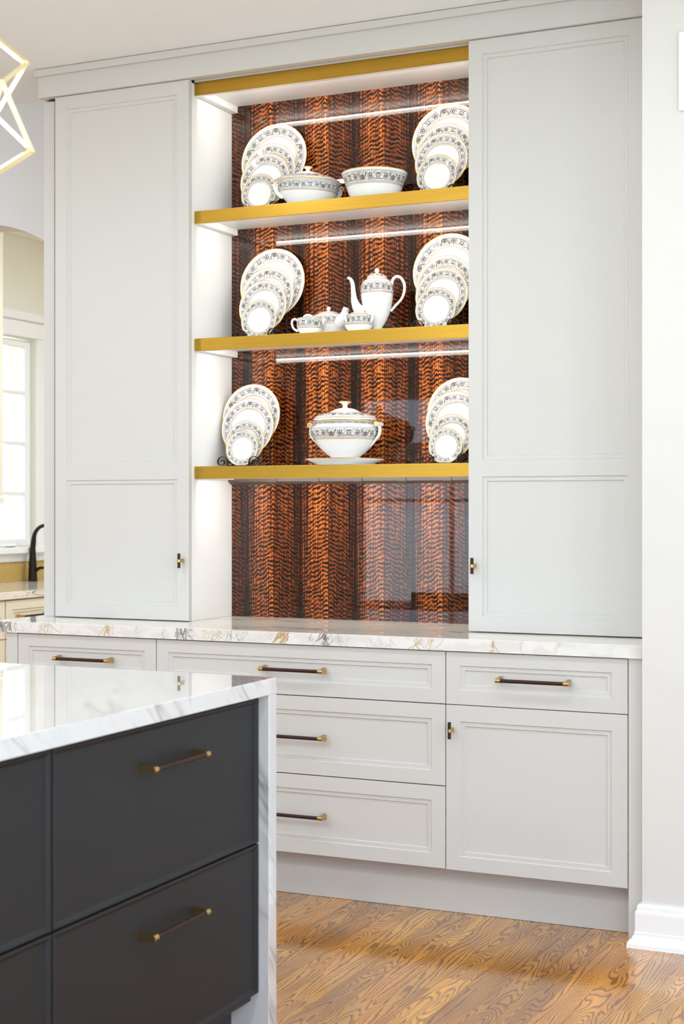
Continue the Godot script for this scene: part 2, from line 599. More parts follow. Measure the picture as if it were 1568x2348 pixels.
func make_materials() -> void:
	M.paint = mk(Color8(211, 209, 205), 0.36)
	M.frieze = M.paint
	M.wall = mk(Color8(222, 219, 214), 0.72, 0.0, 0.35)
	M.greywall = mk(Color8(226, 227, 230), 0.75, 0.0, 0.35)
	M.ceiling = mk(Color8(246, 251, 255), 0.85, 0.0, 0.3)
	M.trim = mk(Color8(246, 245, 243), 0.30)
	M.inside = mk(Color8(250, 249, 246), 0.34)
	M.cream = mk(Color8(240, 233, 212), 0.36)
	M.creamwall = mk(Color8(240, 235, 218), 0.6)
	M.rug = mk(Color8(238, 236, 232), 0.95)
	M.gap = mk(Color8(44, 29, 25), 0.9)
	M.charcoal = mk(Color8(33, 35, 38), 0.5, 0.0, 0.42)
	M.toe_dark = mk(Color8(45, 46, 49), 0.5)
	M.brass = mk(Color8(200, 157, 62), 0.30, 1.0)
	M.brass.albedo_texture = streak_texture(31, 0.90, 1.0)
	triplanar(M.brass, Vector3(0.5, 5.0, 0.5))
	M.hbrass = mk(Color8(198, 170, 114), 0.26, 1.0)
	M.pale_brass = mk(Color8(236, 220, 170), 0.30, 1.0)
	M.bronze = mk(Color8(64, 45, 40), 0.32, 0.75)
	var bump := NoiseTexture2D.new()
	bump.width = 128
	bump.height = 128
	bump.seamless = true
	var bn := noise(41, 0.06, 2)
	bump.noise = bn
	bump.as_normal_map = true
	bump.bump_strength = 6.0
	M.bronze.normal_enabled = true
	M.bronze.normal_texture = bump
	M.bronze.normal_scale = 0.7
	M.bronze.uv1_triplanar = true
	M.bronze.uv1_scale = Vector3(14, 60, 60)
	M.iron = mk(Color8(52, 42, 38), 0.36, 0.6)
	M.faucet = mk(Color8(48, 38, 34), 0.30, 0.7)
	M.strip = mk(Color8(88, 76, 70), 0.42, 0.0)
	M.outlet = mk(Color8(104, 94, 88), 0.45, 0.0)
	M.slot = mk(Color8(22, 20, 19), 0.6)
	M.china = mk(Color8(248, 247, 244), 0.06)
	M.china.clearcoat_enabled = true
	M.china.clearcoat = 0.4
	M.china.clearcoat_roughness = 0.03
	M.frieze_china = mk(Color8(255, 255, 255), 0.08)
	M.frieze_china.albedo_texture = frieze_texture()
	M.gilt = mk(Color8(236, 186, 78), 0.16, 1.0)
	M.veneer = mk(Color(0.84, 0.82, 0.82), 0.40, 0.0, 0.1)
	M.veneer.albedo_texture = veneer_texture()
	M.veneer.vertex_color_use_as_albedo = true
	M.veneer.clearcoat_enabled = true
	M.veneer.clearcoat = 1.0
	M.veneer.clearcoat_roughness = 0.012
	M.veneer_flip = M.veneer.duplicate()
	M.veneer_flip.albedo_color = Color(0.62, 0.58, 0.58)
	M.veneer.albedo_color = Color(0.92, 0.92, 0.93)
	for k in 4:
		var o := mk([Color(1, 1, 1), Color(0.93, 0.91, 0.90), Color(1.0, 0.95, 0.88), Color(0.86, 0.82, 0.80)][k], 0.16)
		if k == 0:
			M.oak_tex = oak_texture()
		o.albedo_texture = M.oak_tex
		M["oak%d" % k] = o
		o.metallic_specular = 0.4
		o.clearcoat_enabled = true
		o.clearcoat = 0.7
		o.clearcoat_roughness = 0.10
	M.marble = mk(Color(0.98, 0.965, 0.93), 0.03, 0.0, 0.38)
	M.marble.albedo_texture = marble_texture(51, 5.5, 0.75, 1.0, 1.4, 0.12)
	triplanar(M.marble, Vector3.ONE / 2.6, Vector3(-0.2, 0.1, 0.3))
	M.island_marble = mk(Color(0.90, 0.90, 0.905), 0.025)
	M.island_marble.clearcoat_enabled = true
	M.island_marble.clearcoat = 1.0
	M.island_marble.clearcoat_roughness = 0.01
	M.island_marble.albedo_texture = marble_texture(61, 5.0, 0.08, 0.40, 4.5, 0.95)
	triplanar(M.island_marble, Vector3.ONE / 2.6, Vector3(-0.4, 0.35, -0.35))
	M.edge = mk(Color(1, 1, 1), 0.10)
	M.edge.albedo_texture = edge_texture()
	M.grasscloth = mk(Color(1, 1, 1), 0.6)
	M.grasscloth.albedo_texture = grasscloth_texture()
	triplanar(M.grasscloth, Vector3(4, 4, 4))
	M.glass = mk(Color(1, 1, 1, 0.05), 0.0)
	M.glass.transparency = BaseMaterial3D.TRANSPARENCY_ALPHA
	M.led = mk(Color(1, 1, 1), 0.5)
	M.led.emission_enabled = true
	M.led.emission = Color8(255, 250, 240)
	M.led.emission_energy_multiplier = 19.0
	M.lamp = mk(Color(1, 1, 1), 0.5)
	M.lamp.emission_enabled = true
	M.lamp.emission = Color8(255, 246, 228)
	M.lamp.emission_energy_multiplier = 2.2
	M.downlight = mk(Color(1, 1, 1), 0.5)
	M.downlight.emission_enabled = true
	M.downlight.emission = Color8(255, 248, 238)
	M.downlight.emission_energy_multiplier = 4.0

# ------------------------------------------------------------------ joinery
# a front with stepped-in panels; local origin lower left, face at z = 0, thickness behind
func front_mesh(w: float, h: float, panels: Array, th := 0.022) -> MB:
	var b := MB.new()
	var e := 0.0012
	b.ring([0, 0, w, h], -e, [e, e, w - e, h - e], 0.0)
	for s in [[Vector3(0, 0, -th), Vector3(0, h, -th), Vector3(0, h, -e), Vector3(0, 0, -e), Vector3(-1, 0, 0)], [Vector3(w, 0, -th), Vector3(w, h, -th), Vector3(w, h, -e), Vector3(w, 0, -e), Vector3(1, 0, 0)], [Vector3(0, 0, -th), Vector3(w, 0, -th), Vector3(w, 0, -e), Vector3(0, 0, -e), Vector3(0, -1, 0)], [Vector3(0, h, -th), Vector3(w, h, -th), Vector3(w, h, -e), Vector3(0, h, -e), Vector3(0, 1, 0)], [Vector3(0, 0, -th), Vector3(w, 0, -th), Vector3(w, h, -th), Vector3(0, h, -th), Vector3(0, 0, -1)]]:
		b.quad(s[0], s[1], s[2], s[3], s[4])
	# frame face
	var y := e
	for p in panels:
		b.rect(e, y, w - e, p[1], 0.0)
		b.rect(e, p[1], p[0], p[3], 0.0)
		b.rect(p[2], p[1], w - e, p[3], 0.0)
		y = p[3]
	b.rect(e, y, w - e, h - e, 0.0)
	for p in panels:
		var z := 0.0
		var r: Array = p
		for k in 2:
			var r1 := [r[0] + 0.0024, r[1] + 0.0024, r[2] - 0.0024, r[3] - 0.0024]
			b.ring(r, z, r1, z - 0.0045)
			z -= 0.0045
			if k == 0:
				r = [r1[0] + 0.0125, r1[1] + 0.0125, r1[2] - 0.0125, r1[3] - 0.0125]
				b.ring(r1, z, r, z)
			else:
				b.rect(r1[0], r1[1], r1[2], r1[3], z)
	return b

# a slab front with a routed edge
func routed_mesh(w: float, h: float, th := 0.022) -> MB:
	var b := MB.new()
	b.box(Vector3(0, 0, -th), Vector3(w, h, -0.011), 0.0015)
	var prof := [[0.0, -0.011], [0.0, -0.003], [0.0008, -0.001], [0.003, 0.0], [0.0065, -0.0004], [0.010, -0.0030], [0.0135, -0.0058], [0.0155, -0.006]]
	for i in prof.size() - 1:
		var p: float = prof[i][0]
		var q: float = prof[i + 1][0]
		b.ring([p, p, w - p, h - p], prof[i][1], [q, q, w - q, h - q], prof[i + 1][1])
	b.rect(0.0155, 0.0155, w - 0.0155, h - 0.0155, -0.006)
	return b

# a bar pull on a front whose face is at local z = 0; adds bar, posts and collars as sub-parts
func add_pull(front: Node3D, cx: float, cy: float, z0 := 0.0) -> void:
	var half := 0.1122
	var zc := z0 + 0.035
	var bar := MB.new()
	bar.tube([Vector3(cx - half + 0.009, cy, zc), Vector3(cx + half - 0.009, cy, zc)], [0.0062], 16)
	part(front, "handle_bar", bar, M.bronze)
	for s in [-1.0, 1.0]:
		var x: float = cx + s * half
		var post := MB.new()
		# tapered block from the face to the collar
		var a := [x - 0.0064, cy - 0.0105, x + 0.0064, cy + 0.0105]
		var c := [x - 0.0052, cy - 0.0066, x + 0.0052, cy + 0.0066]
		post.ring(a, z0, a, z0 + 0.002)
		for k in 4:
			var A := [Vector3(a[0], a[1], z0), Vector3(a[2], a[1], z0), Vector3(a[2], a[3], z0), Vector3(a[0], a[3], z0)]
			var C := [Vector3(c[0], c[1], zc), Vector3(c[2], c[1], zc), Vector3(c[2], c[3], zc), Vector3(c[0], c[3], zc)]
			var j := (k + 1) % 4
			var mid: Vector3 = (A[k] + A[j]) * 0.5 - Vector3(x, cy, z0)
			post.quad(A[k], A[j], C[j], C[k], mid.normalized())
		part(front, "handle_post", post, M.hbrass)
		var col := MB.new()
		col.tube([Vector3(x - 0.0085, cy, zc), Vector3(x - 0.008, cy, zc), Vector3(x + 0.008, cy, zc), Vector3(x + 0.0085, cy, zc)], [0.0066, 0.0074, 0.0074, 0.0066], 18)
		part(front, "handle_collar", col, M.hbrass)

func add_knob(front: Node3D, cx: float, cy: float) -> void:
	var zc := 0.030
	var bar := MB.new()
	bar.tube([Vector3(cx, cy - 0.0272, zc), Vector3(cx, cy - 0.0267, zc), Vector3(cx, cy + 0.0267, zc), Vector3(cx, cy + 0.0272, zc)], [0.0050, 0.0056, 0.0056, 0.0050], 16)
	part(front, "knob_bar", bar, M.bronze)
	var post := MB.new()
	var A := [Vector3(cx - 0.0058, cy - 0.0072, 0), Vector3(cx + 0.0058, cy - 0.0072, 0), Vector3(cx + 0.0058, cy + 0.0072, 0), Vector3(cx - 0.0058, cy + 0.0072, 0)]
	var C := [Vector3(cx - 0.004, cy - 0.0048, zc), Vector3(cx + 0.004, cy - 0.0048, zc), Vector3(cx + 0.004, cy + 0.0048, zc), Vector3(cx - 0.004, cy + 0.0048, zc)]
	for k in 4:
		var j := (k + 1) % 4
		var mid: Vector3 = (A[k] + A[j]) * 0.5 - Vector3(cx, cy, 0)
		post.quad(A[k], A[j], C[j], C[k], mid.normalized())
	part(front, "knob_post", post, M.hbrass)
	var col := MB.new()
	col.tube([Vector3(cx, cy - 0.0052, zc), Vector3(cx, cy - 0.0047, zc), Vector3(cx, cy + 0.0047, zc), Vector3(cx, cy + 0.0052, zc)], [0.0066, 0.0072, 0.0072, 0.0066], 18)
	part(front, "knob_collar", col, M.hbrass)

# ------------------------------------------------------------------ china
const RIM_IN := 0.665
const RIM_OUT := 0.945
func plate_profile(R: float) -> Array:
	return [Vector2(0.0001, 0.0), Vector2(R * 0.57, 0.0), Vector2(R * 0.61, R * 0.012), Vector2(R * 0.645, R * 0.05), Vector2(R * 0.665, R * 0.062), Vector2(R * 0.985, R * 0.125), Vector2(R, R * 0.122), Vector2(R * 0.995, R * 0.112), Vector2(R * 0.68, R * 0.03), Vector2(R * 0.6, -R * 0.025), Vector2(R * 0.56, -R * 0.045), Vector2(R * 0.53, -R * 0.028), Vector2(0.0001, -R * 0.025)]

func gilt_ring(parent: Node3D, called: String, r: float, y: float, thick: float, seg := 64, sx := 1.0, sz := 1.0) -> void:
	var b := MB.new()
	var pr := []
	for i in 9:
		var a := TAU * i / 8.0
		pr.append(Vector2(r + cos(a) * thick, y + sin(a) * thick))
	pr.reverse()
	b.lathe(pr, seg, sx, sz)
	part(parent, called, b, M.gilt)

var plate_protos := {}
func make_plate(R: float, label: String, group: String, at: Vector3, lean: float, spin: float) -> void:
	var key := snappedf(R, 0.003)
	var o := thing("plate", label, "plate", at, 0.0, group)
	o.rotation = Vector3(PI / 2 - lean, 0, 0)
	o.rotate_object_local(Vector3.UP, spin)
	var s := R / key
	if not plate_protos.has(key):
		var body := MB.new()
		var pr := plate_profile(key)
		pr.reverse()
		body.lathe(pr, 72)
		var band := MB.new()
		var y0: float = key * 0.062
		var sl: float = (0.125 - 0.062) / (0.985 - 0.665)
		var bp := [Vector2(key * RIM_IN, y0), Vector2(key * RIM_OUT, y0 + key * (RIM_OUT - RIM_IN) * sl)]
		bp.reverse()
		band.lathe(bp, 72, 1.0, 1.0, 5.0 if key > 0.09 else 4.0, 0.0005)
		plate_protos[key] = [body.mesh(), band.mesh()]
	var pb := part(o, "body", plate_protos[key][0], M.china)
	var pd := part(o, "patterned_rim", plate_protos[key][1], M.frieze_china)
	pb.scale = Vector3.ONE * s
	pd.scale = Vector3.ONE * s
	gilt_ring(o, "gilt_edge", R * 0.992, R * 0.1235, 0.0011, 72)
	gilt_ring(o, "gilt_line", R * 0.655, R * 0.0575, 0.0007, 64)

# a tiered stand of flat iron with a scroll on either side in front
func make_stand(label: String, sx: float, sy: float, plates: Array) -> void:
	var zf: float = plates[3][1] + 0.018
	var o := thing("plate_stand", label, "plate stand", Vector3(sx, sy, 0), 0.0, "scrolled plate stands on the brass shelves")
	for s in [-1.0, 1.0]:
		var b := MB.new()
		var pts := []
		var cx: float = s * 0.070
		var cy := 0.0185
		# from the foot by the plate up over the top and round into the curl
		pts.append(Vector3(cx - s * 0.0235, 0.001, zf))
		for i in 34:
			var f := i / 33.0
			var a := (0.0 if s < 0 else PI) + (1.0 if s < 0 else -1.0) * f * TAU * 1.42
			var r := 0.0235 * (1.0 - 0.74 * f)
			pts.append(Vector3(cx + cos(a) * r, maxf(cy + sin(a) * r * (0.80 if sin(a) < 0 else 1.0), 0.0012), zf))
		for i in pts.size() - 1:
			var d: Vector3 = (pts[i + 1] - pts[i]).normalized()
			b.bar(pts[i] - d * 0.0006, pts[i + 1] + d * 0.0006, 0.0085, 0.0024, Vector3(0, 0, 1))
		part(o, "scroll", b, M.iron)
		var rail := MB.new()
		var path := [Vector3(s * 0.046, 0.004, zf)]
		for k in 4:
			var p = plates[3 - k]
			var R: float = p[2]
			var h: float = maxf(p[3], 0.003) + R - sqrt(R * R - 0.046 * 0.046) - 0.004
			var zb: float = p[1]
			path.append(Vector3(s * 0.046, h + 0.010, zb + 0.013))
			path.append(Vector3(s * 0.046, h, zb + 0.004))
			path.append(Vector3(s * 0.046, h, zb - 0.006))
		var last: Vector3 = path[path.size() - 1]
		path.append(Vector3(s * 0.046, last.y + 0.09, -0.578))
		rail.tube(path, [0.0028], 8)
		part(o, "rail", rail, M.iron)
		var leg := MB.new()
		leg.tube([Vector3(s * 0.058, 0.0005, -0.568), Vector3(s * 0.050, last.y + 0.06, -0.574)], [0.003], 8)
		part(o, "back_leg", leg, M.iron)
	for k in 3:
		var cb := MB.new()
		var zz: float = [zf, -0.53, -0.568][k]
		var wv: float = [0.048, 0.050, 0.057][k]
		cb.tube([Vector3(-wv, 0.004, zz), Vector3(wv, 0.004, zz)], [0.0026], 8)
		part(o, "cross_bar", cb, M.iron)

func rack_set(where: String, shelf_y: float, sx: float, plates: Array) -> void:
	make_stand("dark iron scrolled plate stand at the " + where, sx, shelf_y, plates)
	var words := ["largest back plate of the stand at the ", "second plate from the back of the stand at the ", "third plate from the back of the stand at the ", "smallest front plate of the stand at the "]
	for i in 4:
		var p = plates[i]
		var h: float = maxf(p[3], 0.0025)
		var lean := deg_to_rad(8.0)
		# the disc's centre stands over its lowest rim point
		var cy: float = shelf_y + h + p[2] * cos(lean)
		var cz: float = p[1] - p[2] * 0.08
		make_plate(p[2], words[i] + where, "gilt-edged plates with grey scroll borders", Vector3(p[0], cy, cz), lean, 0.5 + i * 1.37 + sx * 2.0)

func knob_lathe(parent: Node3D, called: String, pr: Array, mat: Material, sx := 1.0, sz := 1.0) -> void:
	var b := MB.new()
	b.lathe(pr, 48, sx, sz)
	part(parent, called, b, mat)

func band_part(parent: Node3D, pr: Array, reps: float, sx := 1.0, sz := 1.0) -> void:
	var b := MB.new()
	b.lathe(pr, 72, sx, sz, reps, 0.0005)
	part(parent, "patterned_band", b, M.frieze_china)

func curve_pts(ctrl: Array, steps: int) -> Array:
	var c := Curve3D.new()
	c.bake_interval = 0.002
	for i in ctrl.size():
		var p: Vector3 = ctrl[i]
		var prev: Vector3 = ctrl[maxi(i - 1, 0)]
		var nxt: Vector3 = ctrl[mini(i + 1, ctrl.size() - 1)]
		var d := (nxt - prev) / 6.0
		c.add_point(p, -d, d)
	var out := []
	var L := c.get_baked_length()
	for i in steps + 1:
		out.append(c.sample_baked(L * i / steps, true))
	return out

func lerp_list(a: Array, n: int) -> Array:
	var out := []
	for i in n + 1:
		var f := float(i) / n * (a.size() - 1)
		var k := mini(int(f), a.size() - 2)
		out.append(lerpf(a[k], a[k + 1], f - k))
	return out

# ------------------------------------------------------------------ the scene
func _ready() -> void:
	# camera, sky, light, exposure
	var cam := Camera3D.new()
	cam.name = "camera"
	add_child(cam)
	cam.position = Vector3(4.1228, 1.338, 4.5887)
	cam.rotation.y = deg_to_rad(24.57)
	cam.projection = Camera3D.PROJECTION_FRUSTUM
	cam.near = 0.05
	cam.far = 60.0
	cam.size = 2.0 * 1174.0 / 3436.0 * 0.05
	cam.frustum_offset = Vector2(0, -9.0 / 3436.0 * 0.05)
	cam.current = true
	var we := WorldEnvironment.new()
	we.name = "world"
	var env := Environment.new()
	env.background_mode = Environment.BG_SKY
	var sm := ProceduralSkyMaterial.new()
	sm.sky_top_color = Color(0.68, 0.81, 1.0)
	sm.sky_horizon_color = Color(0.915, 0.96, 1.0)
	sm.ground_bottom_color = Color(0.79, 0.85, 0.86)
	sm.ground_horizon_color = Color(0.855, 0.93, 0.985)
	sm.sky_energy_multiplier = 2.2
	sm.ground_energy_multiplier = 2.6
	var sky := Sky.new()
	sky.sky_material = sm
	env.sky = sky
	env.tonemap_mode = Environment.TONE_MAPPER_LINEAR
	env.tonemap_exposure = 0.59
	env.sdfgi_enabled = true
	env.ssao_enabled = true
	env.ssil_enabled = true
	we.environment = env
	var att := CameraAttributesPhysical.new()
	att.frustum_focal_length = 52.7
	att.frustum_focus_distance = 5.25
	att.exposure_aperture = 5.0
	we.camera_attributes = att
	add_child(we)
	make_materials()
	downlights()
	build_room()
	build_floor()
	build_rug()
	build_cabinets()
	build_niche()
	build_island()
	build_china()
	build_sink_room()
	build_chandelier()

func downlights() -> void:
	var spots := [Vector2(0.9, 1.35), Vector2(2.7, 1.35), Vector2(4.4, 1.35), Vector2(1.0, 3.6), Vector2(3.2, 4.6), Vector2(5.4, 3.6), Vector2(1.0, 6.0), Vector2(5.4, 6.0), Vector2(-1.6, 1.6), Vector2(-1.6, 4.2), Vector2(0.5, -2.0), Vector2(1.8, -2.4)]
	var places := ["over the aisle left of the sideboard", "over the aisle before the niche", "over the aisle by the blank wall", "over the left end of the island", "behind the camera", "near the side windows", "over the back left of the room", "over the back right of the room", "in the far left corner of the kitchen", "along the left wall of the kitchen", "above the sink counter", "in the middle of the sink room"]
	for i in spots.size():
		var p: Vector2 = spots[i]
		var o := thing("downlight", "recessed round ceiling light " + places[i], "ceiling light", Vector3(p.x, 3.047, p.y))
		var ring := MB.new()
		ring.lathe([Vector2(0.062, -0.004), Vector2(0.085, -0.003), Vector2(0.088, 0.0)], 32)
		part(o, "trim_ring", ring, M.trim)
		var disc := MB.new()
		disc.lathe([Vector2(0.0001, -0.003), Vector2(0.062, -0.003)], 32)
		part(o, "lens", disc, M.downlight)
		var l := AreaLight3D.new()
		l.name = "lamp"
		l.area_size = Vector2(0.11, 0.11)
		l.light_energy = 6.0 if p.y < -1.0 else (1.8 if p.y < 1.4 else 5.6)
		l.light_color = Color8(236, 247, 255)
		l.shadow_enabled = true
		l.area_range = 20.0
		o.add_child(l)
		l.position = Vector3(0, -0.006, 0)
		l.rotation.x = -PI / 2

# a wall with rectangular openings: axis "x" runs along x at z in [t0,t1], axis "z" runs along z at x in [t0,t1]
func wall_mesh(axis: String, t0: float, t1: float, a0: float, a1: float, top: float, holes: Array) -> MB:
	var b := MB.new()
	var cuts := [a0]
	for h in holes:
		cuts.append(h[0])
		cuts.append(h[1])
	cuts.append(a1)
	for i in cuts.size() - 1:
		var p: float = cuts[i]
		var q: float = cuts[i + 1]
		var spans := [[0.0, top]]
		if i % 2 == 1:
			var h = holes[(i - 1) / 2]
			spans = [[0.0, h[2]], [h[3], top]]
		for s in spans:
			if s[1] - s[0] < 0.001:
				continue
			if axis == "x":
				b.box(Vector3(p, s[0], t0), Vector3(q, s[1], t1))
			else:
				b.box(Vector3(t0, s[0], p), Vector3(t1, s[1], q))
	return b

func window_frames(n: int, axis: String, at: float, holes: Array, cols: int, rows: int, label: String) -> void:
	var o := Node3D.new()
	o.name = "window_%d" % n
	o.set_meta("kind", "structure")
	o.set_meta("label", label)
	add_child(o)
	for h in holes:
		var fr := MB.new()
		var f := 0.05
		for s in [[h[0], h[0] + f, h[2], h[3]], [h[1] - f, h[1], h[2], h[3]], [h[0] + f, h[1] - f, h[2], h[2] + f], [h[0] + f, h[1] - f, h[3] - f, h[3]]]:
			if axis == "x":
				fr.box(Vector3(s[0], s[2], at - 0.03), Vector3(s[1], s[3], at + 0.03))
			else:
				fr.box(Vector3(at - 0.03, s[2], s[0]), Vector3(at + 0.03, s[3], s[1]))
		part(o, "window_frame", fr, M.trim)
		for k in cols - 1:
			var u: float = lerpf(h[0], h[1], (k + 1.0) / cols)
			var mu := MB.new()
			if axis == "x":
				mu.box(Vector3(u - 0.02, h[2] + f, at - 0.02), Vector3(u + 0.02, h[3] - f, at + 0.02))
			else:
				mu.box(Vector3(at - 0.02, h[2] + f, u - 0.02), Vector3(at + 0.02, h[3] - f, u + 0.02))
			part(o, "mullion", mu, M.trim)
		for k in rows - 1:
			var y: float = lerpf(h[2], h[3], (k + 1.0) / rows)
			var mu2 := MB.new()
			if axis == "x":
				mu2.box(Vector3(h[0] + f, y - 0.015, at - 0.018), Vector3(h[1] - f, y + 0.015, at + 0.018))
			else:
				mu2.box(Vector3(at - 0.018, y - 0.015, h[0] + f), Vector3(at + 0.018, y + 0.015, h[1] - f))
			part(o, "muntin", mu2, M.trim)

func build_room() -> void:
	var H := 3.048
	struct("ceiling", boxed(Vector3(-3.8, H, -4.9), Vector3(8.2, H + 0.2, 8.6)), M.ceiling, "smooth white painted ceiling over the kitchen")
	# wall behind the sideboard, with the arched opening on its left
	var poly := PackedVector2Array([Vector2(-3.4, 0), Vector2(-0.50, 0)])
	var n := 40
	for i in n + 1:
		var a := PI - asin(0.62) - 0.0 - 0.0
		a = lerpf(PI * 0.5 + 0.9, PI * 0.5 - 0.9, float(i) / n)
		poly.append(Vector2(0.029 + 0.676 * cos(a), 1.877 + 0.676 * sin(a)))
	poly[1].x = 0.029 - 0.676 * sin(0.9)
	poly.append(Vector2(0.029 + 0.676 * sin(0.9), 0))
	poly.append(Vector2(3.2, 0))
	poly.append(Vector2(3.2, H))
	poly.append(Vector2(-3.4, H))
	var wb := MB.new()
	wb.prism(poly, -0.79, -0.612)
	struct("wall_back", wb, M.greywall, "pale grey wall behind the sideboard, with an arched opening at its left")
	struct("wall_right", boxed(Vector3(3.052, 0, -0.61), Vector3(8.0, H, 0.04)), M.wall, "plain white wall standing forward at the right of the sideboard")
	var south := [[-2.1, 0.9, 0.35, 2.48], [1.6, 3.2, 0.5, 2.6], [4.2, 6.8, 0.08, 2.6]]
	struct("wall_rear", wall_mesh("x", 8.2, 8.4, -3.6, 8.0, H, south), M.wall, "white wall with tall windows across the room")
	window_frames(2, "x", 8.3, south, 3, 2, "tall white framed windows in the wall across the room")
	var band := struct("trim_2", boxed(Vector3(-2.1, 1.66, 8.24), Vector3(0.9, 2.0, 8.36)), M.trim, "white rail between the lower window and its transom across the room")
	band.position = Vector3.ZERO
	var east := [[0.7, 3.8, 0.08, 2.6], [4.4, 7.6, 0.08, 2.6]]
	struct("wall_side", wall_mesh("z", 7.8, 8.0, 0.04, 8.2, H, east), M.wall, "white wall with windows on the right side of the room")
	window_frames(3, "z", 7.9, east, 3, 2, "white framed windows in the right side wall")
	var west := [[0.8, 2.0, 1.0, 2.3], [4.8, 6.2, 0.9, 2.4]]
	struct("wall_kitchen", wall_mesh("z", -3.6, -3.4, -0.79, 8.2, H, west), M.wall, "white wall with windows on the left side of the kitchen")
	window_frames(4, "z", -3.5, west, 2, 3, "white framed windows in the left kitchen wall")
	# baseboard that turns the wall's corner
	var o := Node3D.new()
	o.name = "baseboard_right"
	o.set_meta("kind", "structure")
	o.set_meta("label", "stepped white baseboard with shoe moulding along the right wall")
	add_child(o)
	var prof := [Vector2(0, 0.128), Vector2(0.010, 0.1275), Vector2(0.0125, 0.122), Vector2(0.0135, 0.112), Vector2(0.017, 0.107), Vector2(0.018, 0.100), Vector2(0.018, 0.047), Vector2(0.0205, 0.044), Vector2(0.0205, 0.0)]
	part(o, "board", mould(prof, 3.052, 0.04, 8.0), M.trim)
	var shoe := [Vector2(0.0205, 0.036), Vector2(0.024, 0.034), Vector2(0.026, 0.026)]
	for i in 7:
		var a2 := PI * 0.5 * (1.0 - i / 6.0)
		shoe.append(Vector2(0.027 + 0.012 * cos(a2), 0.006 + 0.018 * sin(a2)))
	shoe.append(Vector2(0.040, 0.0))
	part(o, "shoe_moulding", mould(shoe, 3.052, 0.04, 8.0), M.trim)
	# the small plate at the right edge of the picture
	var w := thing("wall_plate", "blank white wall plate with one screw high on the right wall", "wall plate", Vector3(3.165, 2.538, 0.04))
	part(w, "cover", boxed(Vector3(0, 0, 0), Vector3(0.17, 0.237, 0.011), 0.002), M.trim)
	var sc := MB.new()
	sc.lathe([Vector2(0.0055, 0.0), Vector2(0.005, 0.0018), Vector2(0.0022, 0.0024), Vector2(0.0018, 0.001), Vector2(0.0001, 0.001)], 16)
	var so := part(w, "screw", sc, M.outlet, Vector3(0.0095, 0.120, 0.011))
	so.rotation.x = PI / 2
	so.material_override = M.trim

# a moulding profile (out, up) run along the wall at z = zf from x0 to x1 with a return along its left end
func mould(pr: Array, x0: float, zf: float, x1: float) -> MB:
	var b := MB.new()
	for i in pr.size() - 1:
		var p: Vector2 = pr[i]
		var q: Vector2 = pr[i + 1]
		var d := (q - p)
		var nn := Vector2(-d.y, d.x).normalized()
		if nn.x < 0.0 or (absf(nn.x) < 1e-5 and nn.y < 0.0):
			nn = -nn
		b.quad(Vector3(x0 - p.x, p.y, zf + p.x), Vector3(x1, p.y, zf + p.x), Vector3(x1, q.y, zf + q.x), Vector3(x0 - q.x, q.y, zf + q.x), Vector3(0, nn.y, nn.x))
		b.quad(Vector3(x0 - p.x, p.y, zf + p.x), Vector3(x0 - p.x, p.y, zf - 0.038), Vector3(x0 - q.x, q.y, zf - 0.038), Vector3(x0 - q.x, q.y, zf + q.x), Vector3(-nn.x, nn.y, 0))
	return b

func plank_mesh(lane: int, L: float, v0: float) -> MB:
	var b := MB.new()
	var w := 0.0822
	var e := 0.0009
	var u0 := (lane + 0.03) / float(LANES)
	var u1 := (lane + 0.97) / float(LANES)
	var v1 := v0 + L / 1.5
	var up := Vector3.UP
	b.quad(Vector3(e, 0, e), Vector3(w - e, 0, e), Vector3(w - e, 0, L - e), Vector3(e, 0, L - e), up, Vector2(u0, v0), Vector2(u1, v0), Vector2(u1, v1), Vector2(u0, v1))
	for s in [[Vector3(0, -e, 0), Vector3(0, -e, L), Vector3(e, 0, L - e), Vector3(e, 0, e), Vector3(-1, 1, 0)], [Vector3(w, -e, 0), Vector3(w, -e, L), Vector3(w - e, 0, L - e), Vector3(w - e, 0, e), Vector3(1, 1, 0)], [Vector3(0, -e, 0), Vector3(w, -e, 0), Vector3(w - e, 0, e), Vector3(e, 0, e), Vector3(0, 1, -1)], [Vector3(0, -e, L), Vector3(w, -e, L), Vector3(w - e, 0, L - e), Vector3(e, 0, L - e), Vector3(0, 1, 1)]]:
		b.quad(s[0], s[1], s[2], s[3], s[4].normalized(), Vector2(u0, v0), Vector2(u0, v0), Vector2(u0, v0), Vector2(u0, v0))
	for s in [[Vector3(0, -e, 0), Vector3(0, -e, L), Vector3(0, -0.012, L), Vector3(0, -0.012, 0), Vector3(-1, 0, 0)], [Vector3(w, -e, 0), Vector3(w, -e, L), Vector3(w, -0.012, L), Vector3(w, -0.012, 0), Vector3(1, 0, 0)], [Vector3(0, -e, 0), Vector3(w, -e, 0), Vector3(w, -0.012, 0), Vector3(0, -0.012, 0), Vector3(0, 0, -1)], [Vector3(0, -e, L), Vector3(w, -e, L), Vector3(w, -0.012, L), Vector3(0, -0.012, L), Vector3(0, 0, 1)]]:
		b.quad(s[0], s[1], s[2], s[3], s[4], Vector2(u0, v0), Vector2(u0, v0), Vector2(u0, v0), Vector2(u0, v0))
	return b

